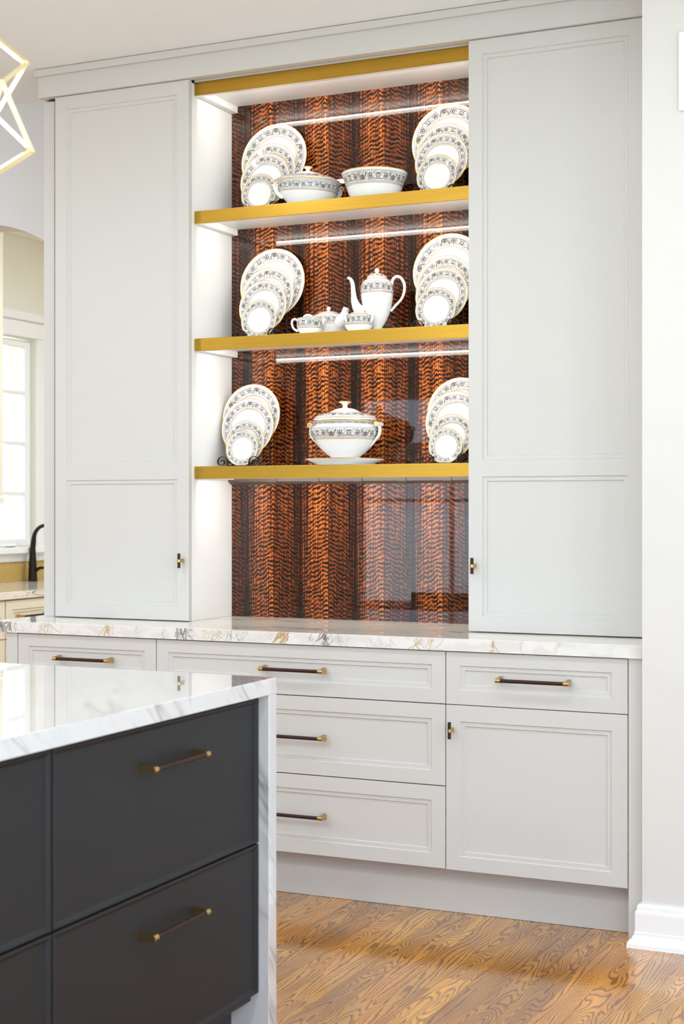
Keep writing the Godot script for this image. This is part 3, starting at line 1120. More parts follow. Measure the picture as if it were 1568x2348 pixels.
func build_floor() -> void:
	var fl := struct("floor", boxed(Vector3(-3.8, -0.2, -4.9), Vector3(8.2, -0.0121, 8.6)), M.gap, "honey oak plank floor running towards the sideboard")
	var rng := RandomNumberGenerator.new()
	rng.seed = 17
	var lens := [0.55, 0.75, 0.95, 1.15]
	var kinds := {}
	var rest := [MB.new(), MB.new(), MB.new(), MB.new()]
	var pitch := 0.0826
	var cols := int((8.0 + 3.5) / pitch)
	for ci in cols:
		var x := -3.5 + ci * pitch
		var z := -4.8 - rng.randf() * 0.8
		var last := -1
		while z < 8.3:
			var li := rng.randi_range(0, 3)
			var L: float = lens[li]
			var lane := rng.randi_range(0, LANES - 1)
			if lane == last:
				lane = (lane + 3) % LANES
			last = lane
			var tone := rng.randi_range(0, 3)
			var v0 := rng.randi_range(0, 2) * 0.31
			if x > 1.45 and x < 3.75 and z + L > -0.12 and z < 1.75:
				var key := "%d_%d_%.2f" % [lane, li, v0]
				if not kinds.has(key):
					kinds[key] = plank_mesh(lane, L - 0.0005, v0).mesh()
				part(fl, "plank", kinds[key], M["oak%d" % tone], Vector3(x, 0, z))
			elif z > -0.9 or x < 3.1:
				var m := plank_mesh(lane, L - 0.0005, v0)
				var r: MB = rest[tone]
				for k in range(0, 6):
					r.v.append(m.v[k] + Vector3(x, 0, z)); r.n.append(m.n[k]); r.t.append(m.t[k]); r.c.append(m.c[k])
				for k in range(6, 30):
					r.v.append(m.v[k] + Vector3(x, 0, z)); r.n.append(m.n[k]); r.t.append(m.t[k]); r.c.append(m.c[k])
			z += L
	for k in 4:
		var ro := part(fl, "planking", rest[k], M["oak%d" % k])
		ro.set_meta("kind", "stuff")

func build_rug() -> void:
	var o := thing("rug", "pale ivory area rug on the oak floor behind the camera", "rug", Vector3(3.5, 0.0005, 2.3))
	part(o, "pile", boxed(Vector3(0.02, 0, 0.02), Vector3(3.78, 0.012, 5.08), 0.004), M.rug)
	for s in [[0.0, 0.0, 3.8, 0.02], [0.0, 5.08, 3.8, 5.1], [0.0, 0.02, 0.02, 5.08], [3.78, 0.02, 3.8, 5.08]]:
		part(o, "binding", boxed(Vector3(s[0], 0, s[1]), Vector3(s[2], 0.010, s[3]), 0.003), M.rug)

func build_cabinets() -> void:
	# base units: [left, right, rows of (y0, y1, kind)]
	var e := 0.00125
	var p := 0.047
	# left base unit
	var L := thing("base_cabinet", "left base cabinet of the sideboard, mostly hidden behind the island", "cabinet", Vector3(0.643, 0, 0))
	part(L, "carcass", boxed(Vector3(0.0, 0.16, -0.58), Vector3(0.652, 0.8715, -0.0235)), M.gap)
	part(L, "side_panel", boxed(Vector3(-0.001, 0.0, -0.6), Vector3(0.0485, 0.8725, 0.0), 0.001), M.paint)
	var dl := part(L, "drawer", front_mesh(0.6000, 0.1710, [[p, p, 0.6000 - p, 0.1710 - p + 0.003]]), M.paint, Vector3(0.051, 0.6990, 0))
	add_pull(dl, 0.9964 - 0.643 - 0.051, 0.787 - 0.699)
	for s in 2:
		var dd := part(L, "door", front_mesh(0.299, 0.5365, [[p, p, 0.299 - p, 0.5365 - p]]), M.paint, Vector3(0.051 + s * 0.3015, 0.16, 0))
		add_knob(dd, 0.276 if s == 0 else 0.023, 0.4575)
	# middle unit of three wide drawers
	var Mi := thing("base_cabinet", "middle base cabinet of the sideboard with three wide drawers", "cabinet", Vector3(1.297, 0, 0))
	part(Mi, "carcass", boxed(Vector3(0.0, 0.16, -0.58), Vector3(1.0985, 0.8715, -0.0235)), M.gap)
	for r in [[0.6993, 0.8700, 0.787], [0.4315, 0.6963, 0.5604], [0.1600, 0.4284, 0.2933]]:
		var hh: float = r[1] - r[0]
		var d := part(Mi, "drawer", front_mesh(1.0980, hh, [[p, p, 1.0980 - p, hh - p + (0.003 if r[0] > 0.6 else 0.0)]]), M.paint, Vector3(0, r[0], 0))
		add_pull(d, 1.8476 - 1.297, r[2] - r[0])
	# right unit: drawer over door
	var Rr := thing("base_cabinet", "right base cabinet of the sideboard, one drawer over one door", "cabinet", Vector3(2.398, 0, 0))
	part(Rr, "carcass", boxed(Vector3(0.0, 0.16, -0.58), Vector3(0.600, 0.8715, -0.0235)), M.gap)
	var dr := part(Rr, "drawer", front_mesh(0.5990, 0.1710, [[p, p, 0.5990 - p - 0.003, 0.1710 - p + 0.003]]), M.paint, Vector3(0, 0.699, 0))
	add_pull(dr, 2.6993 - 2.398, 0.787 - 0.699)
	var door := part(Rr, "door", front_mesh(0.5990, 0.5375, [[p, 0.0455, 0.5990 - p - 0.003, 0.5375 - 0.0520]]), M.paint, Vector3(0, 0.1590, 0))
	add_knob(door, 0.0226, 0.617 - 0.159)
	part(Rr, "end_panel", boxed(Vector3(0.6018, 0.0, -0.6), Vector3(0.6535, 0.8725, 0.0), 0.001), M.paint)
	# toe kick
	var tk := thing("toe_kick", "recessed white kick board under the sideboard's drawers", "kick board", Vector3(0.69, 0, -0.0765))
	part(tk, "board", boxed(Vector3(0.003, 0.0005, -0.018), Vector3(2.307, 0.159, 0.0), 0.001), M.paint)
	# worktop
	var ct := thing("countertop", "white marble sideboard top with gold and grey veins", "countertop", Vector3.ZERO)
	var slab := MB.new()
	slab.box(Vector3(0.5765, 0.8735, -0.611), Vector3(3.0505, 0.914, 0.0105), 0.0012)
	part(ct, "slab", slab, M.marble)
	var ed := MB.new()
	ed.quad(Vector3(0.5765, 0.8735, 0.012), Vector3(3.0505, 0.8735, 0.012), Vector3(3.0505, 0.9128, 0.012), Vector3(0.5765, 0.9128, 0.012), Vector3(0, 0, 1), Vector2(0, 1), Vector2(1, 1), Vector2(1, 0), Vector2(0, 0))
	ed.quad(Vector3(0.5765, 0.9128, 0.012), Vector3(3.0505, 0.9128, 0.012), Vector3(3.0505, 0.914, 0.0108), Vector3(0.5765, 0.914, 0.0108), Vector3(0, 0.7, 0.7).normalized(), Vector2(0, 0), Vector2(1, 0), Vector2(1, 0), Vector2(0, 0))
	ed.quad(Vector3(0.5765, 0.8735, 0.0105), Vector3(3.0505, 0.8735, 0.0105), Vector3(3.0505, 0.8735, 0.012), Vector3(0.5765, 0.8735, 0.012), Vector3(0, -1, 0))
	ed.quad(Vector3(0.5765, 0.8735, 0.0105), Vector3(0.5765, 0.914, 0.0105), Vector3(0.5765, 0.914, 0.0108), Vector3(0.5765, 0.8735, 0.012), Vector3(-1, 0, 0))
	part(ct, "front_edge", ed, M.edge)
	# towers
	var zd := -0.255
	var th := 0.023
	for side in 2:
		var x0: float = 0.6105 if side == 0 else 2.384
		var x1: float = 1.2785 if side == 0 else 3.0515
		var t := thing("tower_cabinet", "left tall white cupboard standing on the marble top" if side == 0 else "right tall white cupboard standing on the marble top", "cupboard", Vector3(x0, 0.9142, 0))
		var w := x1 - x0
		var top := 2.932 - 0.9142
		part(t, "carcass", boxed(Vector3(0.0185, 0.0, -0.608), Vector3(w - (0.0185 if side == 0 else 0.054), top, -0.285)), M.gap)
		if side == 0:
			part(t, "stile", boxed(Vector3(0, 0, -0.609), Vector3(0.0500, top - 0.001, -0.278), 0.001), M.paint)
			part(t, "niche_side", boxed(Vector3(w - 0.018, 0, -0.609), Vector3(w, top, -0.2815), 0.0008), M.inside)
		else:
			part(t, "niche_side", boxed(Vector3(0, 0, -0.609), Vector3(0.018, top, -0.2815), 0.0008), M.inside)
			part(t, "stile", boxed(Vector3(0.6150, 0, -0.609), Vector3(w, top - 0.001, -0.278), 0.001), M.paint)
		var dx: float = 0.0687 if side == 0 else 0.0
		var dw: float = (0.6003 if side == 0 else 0.6115)
		var dh: float = 2.9365 - 0.9168
		var pl: float = (0.7318 - 0.6792) if side == 0 else (2.4338 - 2.384)
		var prr: float = (1.2300 - 0.6792) if side == 0 else (2.937 - 2.384)
		var dm := front_mesh(dw, dh, [[pl, 0.968 - 0.9168, prr, 1.4455 - 0.9168], [pl, 1.501 - 0.9168, prr, 2.8855 - 0.9168]], th)
		var dd2 := part(t, "door", dm, M.paint, Vector3(dx, 0.9168 - 0.9142, zd))
		if side == 0:
			add_knob(dd2, 1.2553 - 0.6792, 1.142 - 0.9168)
		else:
			add_knob(dd2, 2.4072 - 2.384, 1.1414 - 0.9168)
		for k in 3:
			part(t, "hinge_pad", boxed(Vector3(dx + dw * 0.3 * k + 0.05, top, -0.29), Vector3(dx + dw * 0.3 * k + 0.09, top + 0.002, -0.27)), M.gap)
	# frieze and cornice strip
	var fz := thing("cornice", "plain white cornice board running under the ceiling over both cupboards", "cornice", Vector3(0, 0, 0))
	part(fz, "frieze_board", boxed(Vector3(0.6105, 2.938, -0.275), Vector3(3.0515, 3.019, -0.241), 0.0008), M.paint)
	part(fz, "side_return", boxed(Vector3(0.6105, 2.938, -0.611), Vector3(0.6285, 3.019, -0.2752), 0.0008), M.paint)
	part(fz, "top_strip", boxed(Vector3(0.5990, 3.0186, -0.30), Vector3(3.0515, 3.0455, -0.2275), 0.0008), M.paint)
	part(fz, "top_strip", boxed(Vector3(0.5990, 3.0186, -0.611), Vector3(0.6285, 3.0455, -0.3002), 0.0008), M.paint)
	part(fz, "cover_board", boxed(Vector3(0.63, 2.9525, -0.609), Vector3(3.05, 2.962, -0.2758)), M.paint)
	part(fz, "filler", boxed(Vector3(1.2795, 2.9353, -0.312), Vector3(2.3835, 2.9522, -0.2965)), M.paint)

func build_niche() -> void:
	# back panel of book-matched veneer leaves
	var bp := thing("veneer_panel", "glossy dark brown panel of book-matched figured veneer lining the niche", "wood panel", Vector3(0, 0, 0))
	var xs := [1.2786, 1.3489, 1.4643, 1.5809, 1.699, 1.8132, 1.9293, 2.0476, 2.164, 2.28, 2.3838]
	var rng := RandomNumberGenerator.new()
	rng.seed = 3
	for i in xs.size() - 1:
		var b := MB.new()
		var x0: float = xs[i]
		var x1: float = xs[i + 1]
		# odd boundaries are dark valleys
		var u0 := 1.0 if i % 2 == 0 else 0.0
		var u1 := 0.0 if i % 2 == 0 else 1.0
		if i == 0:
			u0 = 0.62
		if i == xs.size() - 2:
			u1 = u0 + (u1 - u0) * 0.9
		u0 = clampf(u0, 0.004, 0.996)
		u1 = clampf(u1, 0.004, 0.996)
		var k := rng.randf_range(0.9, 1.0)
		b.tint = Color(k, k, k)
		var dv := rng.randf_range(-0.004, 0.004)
		b.quad(Vector3(x0, 0.9145, -0.59), Vector3(x1, 0.9145, -0.59), Vector3(x1, 2.9135, -0.59), Vector3(x0, 2.9135, -0.59), Vector3(0, 0, 1), Vector2(u0, 0.01 + dv), Vector2(u1, 0.01 + dv), Vector2(u1, 0.01 + dv + 2.0 / 2.1), Vector2(u0, 0.01 + dv + 2.0 / 2.1))
		b.quad(Vector3(x0, 0.9145, -0.608), Vector3(x1, 0.9145, -0.608), Vector3(x1, 2.9135, -0.608), Vector3(x0, 2.9135, -0.608), Vector3(0, 0, -1))
		b.quad(Vector3(x0, 0.9145, -0.608), Vector3(x1, 0.9145, -0.608), Vector3(x1, 0.9145, -0.59), Vector3(x0, 0.9145, -0.59), Vector3(0, -1, 0))
		b.quad(Vector3(x0, 2.9135, -0.608), Vector3(x1, 2.9135, -0.608), Vector3(x1, 2.9135, -0.59), Vector3(x0, 2.9135, -0.59), Vector3(0, 1, 0))
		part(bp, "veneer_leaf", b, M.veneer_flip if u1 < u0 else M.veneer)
	# shelves: [bottom, top, what]
	var sh := [[2.885, 2.9350, "top brass-fronted board of the niche, under the cornice, without china"], [2.4045, 2.452, "upper brass-fronted shelf holding the bowl and covered dish"], [1.9265, 1.974, "middle brass-fronted shelf holding the coffee pot"], [1.4465, 1.494, "lowest brass-fronted shelf holding the big tureen"]]
	for i in 4:
		var y0: float = sh[i][0]
		var y1: float = sh[i][1]
		var o := thing("shelf", sh[i][2], "shelf", Vector3(1.2795, y0, -0.298), 0.0, "brass-fronted shelves in the niche")
		var W := 2.3833 - 1.2795
		var T := y1 - y0
		part(o, "brass_front", boxed(Vector3(0.0005, 0.0006, -0.004), Vector3(W - 0.0005, T, 0.0), 0.0012), M.brass)
		part(o, "lip", boxed(Vector3(0.0005, 0, -0.022), Vector3(W - 0.0005, T - 0.022, -0.0042), 0.0006), M.inside)
		part(o, "board", boxed(Vector3(0.0005, T - 0.0218, -0.2918), Vector3(W - 0.0005, T - 0.0002, -0.0043), 0.0006), M.inside)
		for s in 2:
			var cx0: float = 0.0005 if s == 0 else W - 0.0265
			part(o, "cleat", boxed(Vector3(cx0, 0.0015, -0.2915), Vector3(cx0 + 0.026, T - 0.022, -0.0225), 0.0012), M.inside)
		# light strip on the back of the lip
		var led := MB.new()
		led.box(Vector3(0.06, 0.004, -0.0262), Vector3(W - 0.03, 0.0195, -0.0222))
		part(o, "led_strip", led, M.led)
		var l := AreaLight3D.new()
		l.name = "strip_light"
		l.area_size = Vector2(W - 0.09, 0.006)
		l.light_energy = 0.21 if i < 3 else 0.34
		l.light_color = Color8(255, 249, 243)
		l.shadow_enabled = true
		l.area_range = 12.0
		o.add_child(l)
		l.position = Vector3(W * 0.5 + 0.015, 0.0158, -0.0275)
		l.rotation.x = -0.55 if i < 3 else -0.95
	# outlet strip under the lowest shelf
	var ps := thing("power_strip", "bronze outlet strip fixed to the veneer below the lowest shelf", "power strip", Vector3(1.2795, 1.4300, -0.5895))
	var body := MB.new()
	var W2 := 1.104
	var sec := PackedVector2Array([Vector2(0, 0), Vector2(0.010, 0.0), Vector2(0.030, 0.0100), Vector2(0.030, 0.0335), Vector2(0, 0.0335)])
	for i in sec.size():
		var a := sec[i]
		var c := sec[(i + 1) % sec.size()]
		var d := (c - a).normalized()
		body.quad(Vector3(0, a.y, a.x), Vector3(W2, a.y, a.x), Vector3(W2, c.y, c.x), Vector3(0, c.y, c.x), Vector3(0, -d.x, d.y))
	part(ps, "housing", body, M.strip)
	for xo in [1.4555, 1.6355, 1.8145, 1.9942, 2.1726]:
		var fc := MB.new()
		var x: float = xo - 1.2795
		var nn := Vector3(0, -0.894, 0.447)
		var al := Vector3(0, 0.447, 0.894)
		var b0 := Vector3(x, 0, 0.010) + nn * 0.0012 + al * 0.001
		fc.quad(b0, b0 + Vector3(0.034, 0, 0), b0 + Vector3(0.034, 0, 0) + al * 0.0205, b0 + al * 0.0205, nn)
		fc.quad(b0, b0 + Vector3(0.034, 0, 0), b0 + Vector3(0.034, 0, 0) - nn * 0.002, b0 - nn * 0.002, -al)
		fc.quad(b0 + al * 0.0205, b0 + Vector3(0.034, 0, 0) + al * 0.0205, b0 + Vector3(0.034, 0, 0) + al * 0.0205 - nn * 0.002, b0 + al * 0.0205 - nn * 0.002, al)
		fc.quad(b0, b0 + al * 0.0205, b0 + al * 0.0205 - nn * 0.002, b0 - nn * 0.002, Vector3(-1, 0, 0))
		fc.quad(b0 + Vector3(0.034, 0, 0), b0 + Vector3(0.034, 0, 0) + al * 0.0205, b0 + Vector3(0.034, 0, 0) + al * 0.0205 - nn * 0.002, b0 + Vector3(0.034, 0, 0) - nn * 0.002, Vector3(1, 0, 0))
		var face := part(ps, "outlet", fc, M.outlet)
		var sl := MB.new()
		for q in [[0.006, 0.006, 0.010, 0.013], [0.016, 0.012, 0.026, 0.0145], [0.016, 0.005, 0.026, 0.0075]]:
			var c0 := b0 + nn * 0.0003
			sl.quad(c0 + Vector3(q[0], 0, 0) + al * q[1], c0 + Vector3(q[2], 0, 0) + al * q[1], c0 + Vector3(q[2], 0, 0) + al * q[3], c0 + Vector3(q[0], 0, 0) + al * q[3], nn)
		part(face, "slots", sl, M.slot)
		var tab := MB.new()
		tab.box(Vector3(x + 0.0355, 0.006, 0.012), Vector3(x + 0.0385, 0.026, 0.0306))
		part(ps, "cover_tab", tab, M.slot)

func build_island() -> void:
	var xf := 2.4125
	var xd := 2.3858
	var o := thing("island_cabinet", "charcoal island cabinet with routed drawer fronts in the foreground", "cabinet", Vector3(xd, 0, 1.286))
	o.rotation.y = PI / 2      # local x runs to -z, local z to +x
	# local x = -(z - 1.286)
	part(o, "carcass", boxed(Vector3(-2.9, 0.11, -1.0), Vector3(0.0, 0.871, -0.0235)), M.toe_dark)
	part(o, "toe_kick", boxed(Vector3(-2.9, 0.0005, -0.9), Vector3(0.0, 0.1098, -0.0785)), M.toe_dark)
	var widths := [[-0.866, 0.001], [-1.737, -0.8685], [-2.608, -1.7395]]
	for wv in widths:
		for r in [[0.5075, 0.8655, 0.775], [0.1335, 0.5035, 0.413]]:
			var w: float = wv[1] - wv[0] - 0.002
			var d := part(o, "drawer", routed_mesh(w, r[1] - r[0]), M.charcoal, Vector3(wv[0] + 0.001, r[0], 0))
			add_pull(d, w - 0.425 + 0.0005, r[2] - r[0], -0.006)
	var t := thing("island_worktop", "white marble island top with soft grey veins and a waterfall end", "countertop", Vector3.ZERO)
	var top := MB.new()
	top.box(Vector3(1.30, 0.8735, 1.2420), Vector3(xf, 0.914, 4.3), 0.0016)
	part(t, "top", top, M.island_marble)
	part(t, "waterfall", boxed(Vector3(1.30, 0.0005, 1.2420), Vector3(xf, 0.8734, 1.2836), 0.0016), M.island_marble)

func build_china() -> void:
	var racks := {
		"left end of the top shelf": [2.452, 1.481, [[1.4863, -0.552, 0.1406, 0.0876], [1.4841, -0.518, 0.1114, 0.0626], [1.4815, -0.485, 0.105, 0.0286], [1.4767, -0.445, 0.0757, 0.0]]],
		"right end of the top shelf": [2.452, 2.197, [[2.1985, -0.552, 0.14, 0.0874], [2.1978, -0.518, 0.111, 0.0645], [2.1986, -0.485, 0.1021, 0.0383], [2.1956, -0.445, 0.0771, 0.0]]],
		"left end of the middle shelf": [1.974, 1.4755, [[1.4794, -0.552, 0.1391, 0.0879], [1.4756, -0.518, 0.112, 0.0646], [1.473, -0.485, 0.1019, 0.0304], [1.4761, -0.445, 0.0755, 0.0]]],
		"right end of the middle shelf": [1.974, 2.196, [[2.2008, -0.552, 0.1385, 0.0937], [2.1983, -0.518, 0.111, 0.062], [2.1997, -0.485, 0.101, 0.0321], [2.1917, -0.445, 0.0776, 0.0]]],
		"left end of the lowest shelf": [1.494, 1.402, [[1.4085, -0.512, 0.1245, 0.0735], [1.4065, -0.486, 0.1123, 0.0405], [1.4085, -0.460, 0.0828, 0.0125], [1.4100, -0.433, 0.0684, 0.0]]],
		"right end of the lowest shelf": [1.494, 2.234, [[2.2493, -0.535, 0.1236, 0.0725], [2.2414, -0.505, 0.1115, 0.045], [2.2376, -0.478, 0.082, 0.019], [2.2294, -0.445, 0.0645, 0.0006]]],
	}
	for k in racks:
		rack_set(k, racks[k][0], racks[k][1], racks[k][2])
	var view := deg_to_rad(24.57)
	# ---- covered dish (oval)
	var o := thing("covered_dish", "oval lidded vegetable dish beside the left plates on the top shelf", "covered dish", Vector3(1.689, 2.4522, -0.43), deg_to_rad(48))
	var sx := 1.0
	var sz := 0.74
	knob_lathe(o, "body", [Vector2(0.0001, 0.002), Vector2(0.055, 0.002), Vector2(0.060, 0.0), Vector2(0.064, 0.004), Vector2(0.072, 0.012), Vector2(0.098, 0.036), Vector2(0.112, 0.054), Vector2(0.119, 0.075), Vector2(0.120, 0.092), Vector2(0.116, 0.093), Vector2(0.114, 0.07), Vector2(0.0001, 0.03)], M.china, sx, sz)
	band_part(o, [Vector2(0.1145, 0.0575), Vector2(0.1188, 0.0745), Vector2(0.1200, 0.0890)], 7.0, sx, sz)
	gilt_ring(o, "gilt_line", 0.1125, 0.0550, 0.0010, 72, sx, sz)
	knob_lathe(o, "lid", [Vector2(0.0001, 0.092), Vector2(0.1265, 0.093), Vector2(0.1285, 0.0965), Vector2(0.1250, 0.1005), Vector2(0.104, 0.112), Vector2(0.078, 0.1185), Vector2(0.062, 0.124), Vector2(0.045, 0.1315), Vector2(0.022, 0.1365), Vector2(0.0001, 0.1375)], M.china, sx, sz)
	var lb := MB.new()
	lb.lathe([Vector2(0.1220, 0.1022), Vector2(0.104, 0.112), Vector2(0.081, 0.1178)], 72, sx, sz, 6.0, 0.0005)
	part(o, "patterned_lid_band", lb, M.frieze_china)
	gilt_ring(o, "gilt_rim", 0.1280, 0.0965, 0.0014, 72, sx, sz)
	knob_lathe(o, "finial", [Vector2(0.009, 0.136), Vector2(0.0075, 0.142), Vector2(0.010, 0.148), Vector2(0.018, 0.151), Vector2(0.0185, 0.1535), Vector2(0.015, 0.1555), Vector2(0.0001, 0.154)], M.china)
	gilt_ring(o, "gilt_line", 0.0182, 0.1528, 0.0011, 32)
	for s in [-1.0, 1.0]:
		var hb := MB.new()
		hb.tube([Vector3(s * 0.128, 0.080, -0.022), Vector3(s * 0.128, 0.080, 0.022)], [0.0078], 14)
		hb.tube(curve_pts([Vector3(s * 0.126, 0.080, 0.0), Vector3(s * 0.128, 0.062, 0.0), Vector3(s * 0.118, 0.045, 0.0), Vector3(s * 0.100, 0.034, 0.0)], 10), [0.011, 0.012, 0.012, 0.010, 0.008], 12, 0.5)
		part(o, "handle", hb, M.china)
		for q in [-1.0, 1.0]:
			var cap := MB.new()
			cap.tube([Vector3(s * 0.128, 0.080, q * 0.0220), Vector3(s * 0.128, 0.080, q * 0.0228)], [0.0055], 14)
			part(o, "gilt_tip", cap, M.gilt)
	# ---- open bowl
	o = thing("serving_bowl", "round open serving bowl in the middle of the top shelf", "bowl", Vector3(1.959, 2.4522, -0.43))
	knob_lathe(o, "body", [Vector2(0.0001, 0.003), Vector2(0.058, 0.003), Vector2(0.062, 0.0), Vector2(0.066, 0.004), Vector2(0.081, 0.010), Vector2(0.094, 0.027), Vector2(0.1025, 0.052), Vector2(0.112, 0.078), Vector2(0.1205, 0.1025), Vector2(0.121, 0.104), Vector2(0.1195, 0.1045), Vector2(0.110, 0.08), Vector2(0.088, 0.03), Vector2(0.0001, 0.012)], M.china)
	band_part(o, [Vector2(0.1030, 0.0545), Vector2(0.112, 0.078), Vector2(0.1180, 0.0955)], 6.0)
	gilt_ring(o, "gilt_line", 0.1028, 0.0520, 0.0010)
	gilt_ring(o, "gilt_edge", 0.1205, 0.1042, 0.0013)
	# ---- coffee pot
	o = thing("coffee_pot", "tall white coffee pot with patterned shoulder on the middle shelf", "coffee pot", Vector3(1.964, 1.9742, -0.44), view)
	knob_lathe(o, "body", [Vector2(0.0001, 0.004), Vector2(0.026, 0.003), Vector2(0.030, 0.0), Vector2(0.031, 0.004), Vector2(0.025, 0.010), Vector2(0.0185, 0.018), Vector2(0.0195, 0.024), Vector2(0.026, 0.032), Vector2(0.036, 0.049), Vector2(0.0455, 0.071), Vector2(0.053, 0.098), Vector2(0.0578, 0.125), Vector2(0.0598, 0.147), Vector2(0.0598, 0.165), Vector2(0.0568, 0.180), Vector2(0.050, 0.191), Vector2(0.041, 0.1965), Vector2(0.0385, 0.198)], M.china)
	band_part(o, [Vector2(0.0598, 0.1475), Vector2(0.0600, 0.160), Vector2(0.0580, 0.1755), Vector2(0.0535, 0.1870)], 4.0)
	gilt_ring(o, "gilt_line", 0.0597, 0.1460, 0.0010)
	knob_lathe(o, "lid", [Vector2(0.0395, 0.1965), Vector2(0.0402, 0.1985), Vector2(0.0385, 0.2005), Vector2(0.0355, 0.2075), Vector2(0.028, 0.2150), Vector2(0.018, 0.2190), Vector2(0.007, 0.2205), Vector2(0.0055, 0.2225), Vector2(0.008, 0.228), Vector2(0.0084, 0.2325), Vector2(0.006, 0.2385), Vector2(0.0001, 0.2430)], M.china)
	var pl := MB.new()
	pl.lathe([Vector2(0.0378, 0.2022), Vector2(0.0352, 0.2078), Vector2(0.028, 0.2150), Vector2(0.021, 0.2178)], 56, 1, 1, 3.0, 0.0005)
	part(o, "patterned_lid_band", pl, M.frieze_china)
	gilt_ring(o, "gilt_line", 0.0400, 0.1985, 0.0011, 48)
	var tip := MB.new()
	tip.lathe([Vector2(0.0066, 0.2378), Vector2(0.0040, 0.2412), Vector2(0.0001, 0.2436)], 20, 1, 1, 1, 0.0003)
	part(o, "gilt_tip", tip, M.gilt)
	var spout := MB.new()
	spout.tube(curve_pts([Vector3(-0.046, 0.082, 0), Vector3(-0.066, 0.088, 0), Vector3(-0.081, 0.116, 0), Vector3(-0.086, 0.150, 0), Vector3(-0.089, 0.182, 0), Vector3(-0.097, 0.200, 0), Vector3(-0.108, 0.2045, 0)], 26), lerp_list([0.023, 0.0195, 0.0140, 0.0100, 0.0082, 0.0075, 0.0048], 26), 16)
	part(o, "spout", spout, M.china)
	var hn := MB.new()
	hn.tube(curve_pts([Vector3(0.053, 0.176, 0), Vector3(0.0575, 0.197, 0), Vector3(0.070, 0.2085, 0), Vector3(0.086, 0.205, 0), Vector3(0.0985, 0.185, 0), Vector3(0.100, 0.158, 0), Vector3(0.090, 0.128, 0), Vector3(0.066, 0.101, 0), Vector3(0.050, 0.082, 0)], 34), lerp_list([0.0062, 0.0058, 0.0056, 0.0056, 0.0056, 0.0054, 0.005, 0.005, 0.005], 34), 12, 1.4)
	part(o, "handle", hn, M.china)
	# ---- teapot behind
	o = thing("teapot", "low lidded teapot with its spout to the right, behind the small jug", "teapot", Vector3(1.753, 1.9742, -0.475), view)
	knob_lathe(o, "body", [Vector2(0.0001, 0.003), Vector2(0.045, 0.002), Vector2(0.048, 0.0), Vector2(0.050, 0.004), Vector2(0.058, 0.014), Vector2(0.066, 0.032), Vector2(0.0685, 0.046), Vector2(0.0690, 0.058), Vector2(0.067, 0.068), Vector2(0.061, 0.078), Vector2(0.050, 0.084), Vector2(0.040, 0.0855)], M.china)
	band_part(o, [Vector2(0.0686, 0.0475), Vector2(0.0690, 0.058), Vector2(0.067, 0.068), Vector2(0.0625, 0.0765)], 5.0)
	gilt_ring(o, "gilt_line", 0.0682, 0.0455, 0.0010)
	knob_lathe(o, "lid", [Vector2(0.043, 0.0845), Vector2(0.0438, 0.0865), Vector2(0.038, 0.0905), Vector2(0.024, 0.0955), Vector2(0.006, 0.0975), Vector2(0.0045, 0.0995), Vector2(0.0075, 0.1045), Vector2(0.0082, 0.1085), Vector2(0.006, 0.1135), Vector2(0.0001, 0.1155)], M.china)
	gilt_ring(o, "gilt_line", 0.0432, 0.0866, 0.0010, 48)
	var ts := MB.new()
	ts.tube(curve_pts([Vector3(0.034, 0.050, 0.045), Vector3(0.050, 0.062, 0.054), Vector3(0.060, 0.083, 0.056), Vector3(0.066, 0.104, 0.058)], 16), lerp_list([0.024, 0.0215, 0.0150, 0.0115], 16), 18)
	part(o, "spout", ts, M.china)
	var th := MB.new()
	th.tube(curve_pts([Vector3(-0.056, 0.076, -0.01), Vector3(-0.080, 0.086, -0.02), Vector3(-0.096, 0.072, -0.025), Vector3(-0.090, 0.048, -0.02), Vector3(-0.064, 0.030, -0.012)], 20), [0.0055], 12)
	part(o, "handle", th, M.china)
	# ---- cream jug in front
	o = thing("cream_jug", "small patterned cream jug with its loop handle to the left", "jug", Vector3(1.727, 1.9742, -0.368), view)
	knob_lathe(o, "body", [Vector2(0.0001, 0.003), Vector2(0.030, 0.002), Vector2(0.032, 0.0), Vector2(0.034, 0.004), Vector2(0.044, 0.014), Vector2(0.0478, 0.026), Vector2(0.0482, 0.040), Vector2(0.0470, 0.050), Vector2(0.0462, 0.0595), Vector2(0.0445, 0.0595), Vector2(0.0455, 0.045), Vector2(0.0445, 0.024), Vector2(0.0001, 0.010)], M.china)
	band_part(o, [Vector2(0.0476, 0.0245), Vector2(0.0483, 0.040), Vector2(0.0471, 0.050), Vector2(0.0464, 0.0575)], 3.0)
	gilt_ring(o, "gilt_line", 0.0474, 0.0225, 0.0009, 48)
	gilt_ring(o, "gilt_edge", 0.0455, 0.0597, 0.0010, 48)
	var lip := MB.new()
	lip.tube(curve_pts([Vector3(0.036, 0.036, 0.004), Vector3(0.046, 0.048, 0.006), Vector3(0.0545, 0.0595, 0.008)], 10), lerp_list([0.012, 0.010, 0.0065], 10), 14)
	part(o, "lip", lip, M.china)
	var ch := MB.new()
	ch.tube(curve_pts([Vector3(-0.0445, 0.050, 0), Vector3(-0.053, 0.0575, 0), Vector3(-0.0635, 0.054, 0), Vector3(-0.066, 0.041, 0), Vector3(-0.060, 0.024, 0), Vector3(-0.044, 0.0125, 0)], 24), [0.0042], 12, 1.3)
	part(o, "handle", ch, M.china)
	# ---- sugar bowl
	o = thing("sugar_bowl", "lidded sugar bowl standing before the coffee pot", "sugar bowl", Vector3(1.926, 1.9742, -0.360), view)
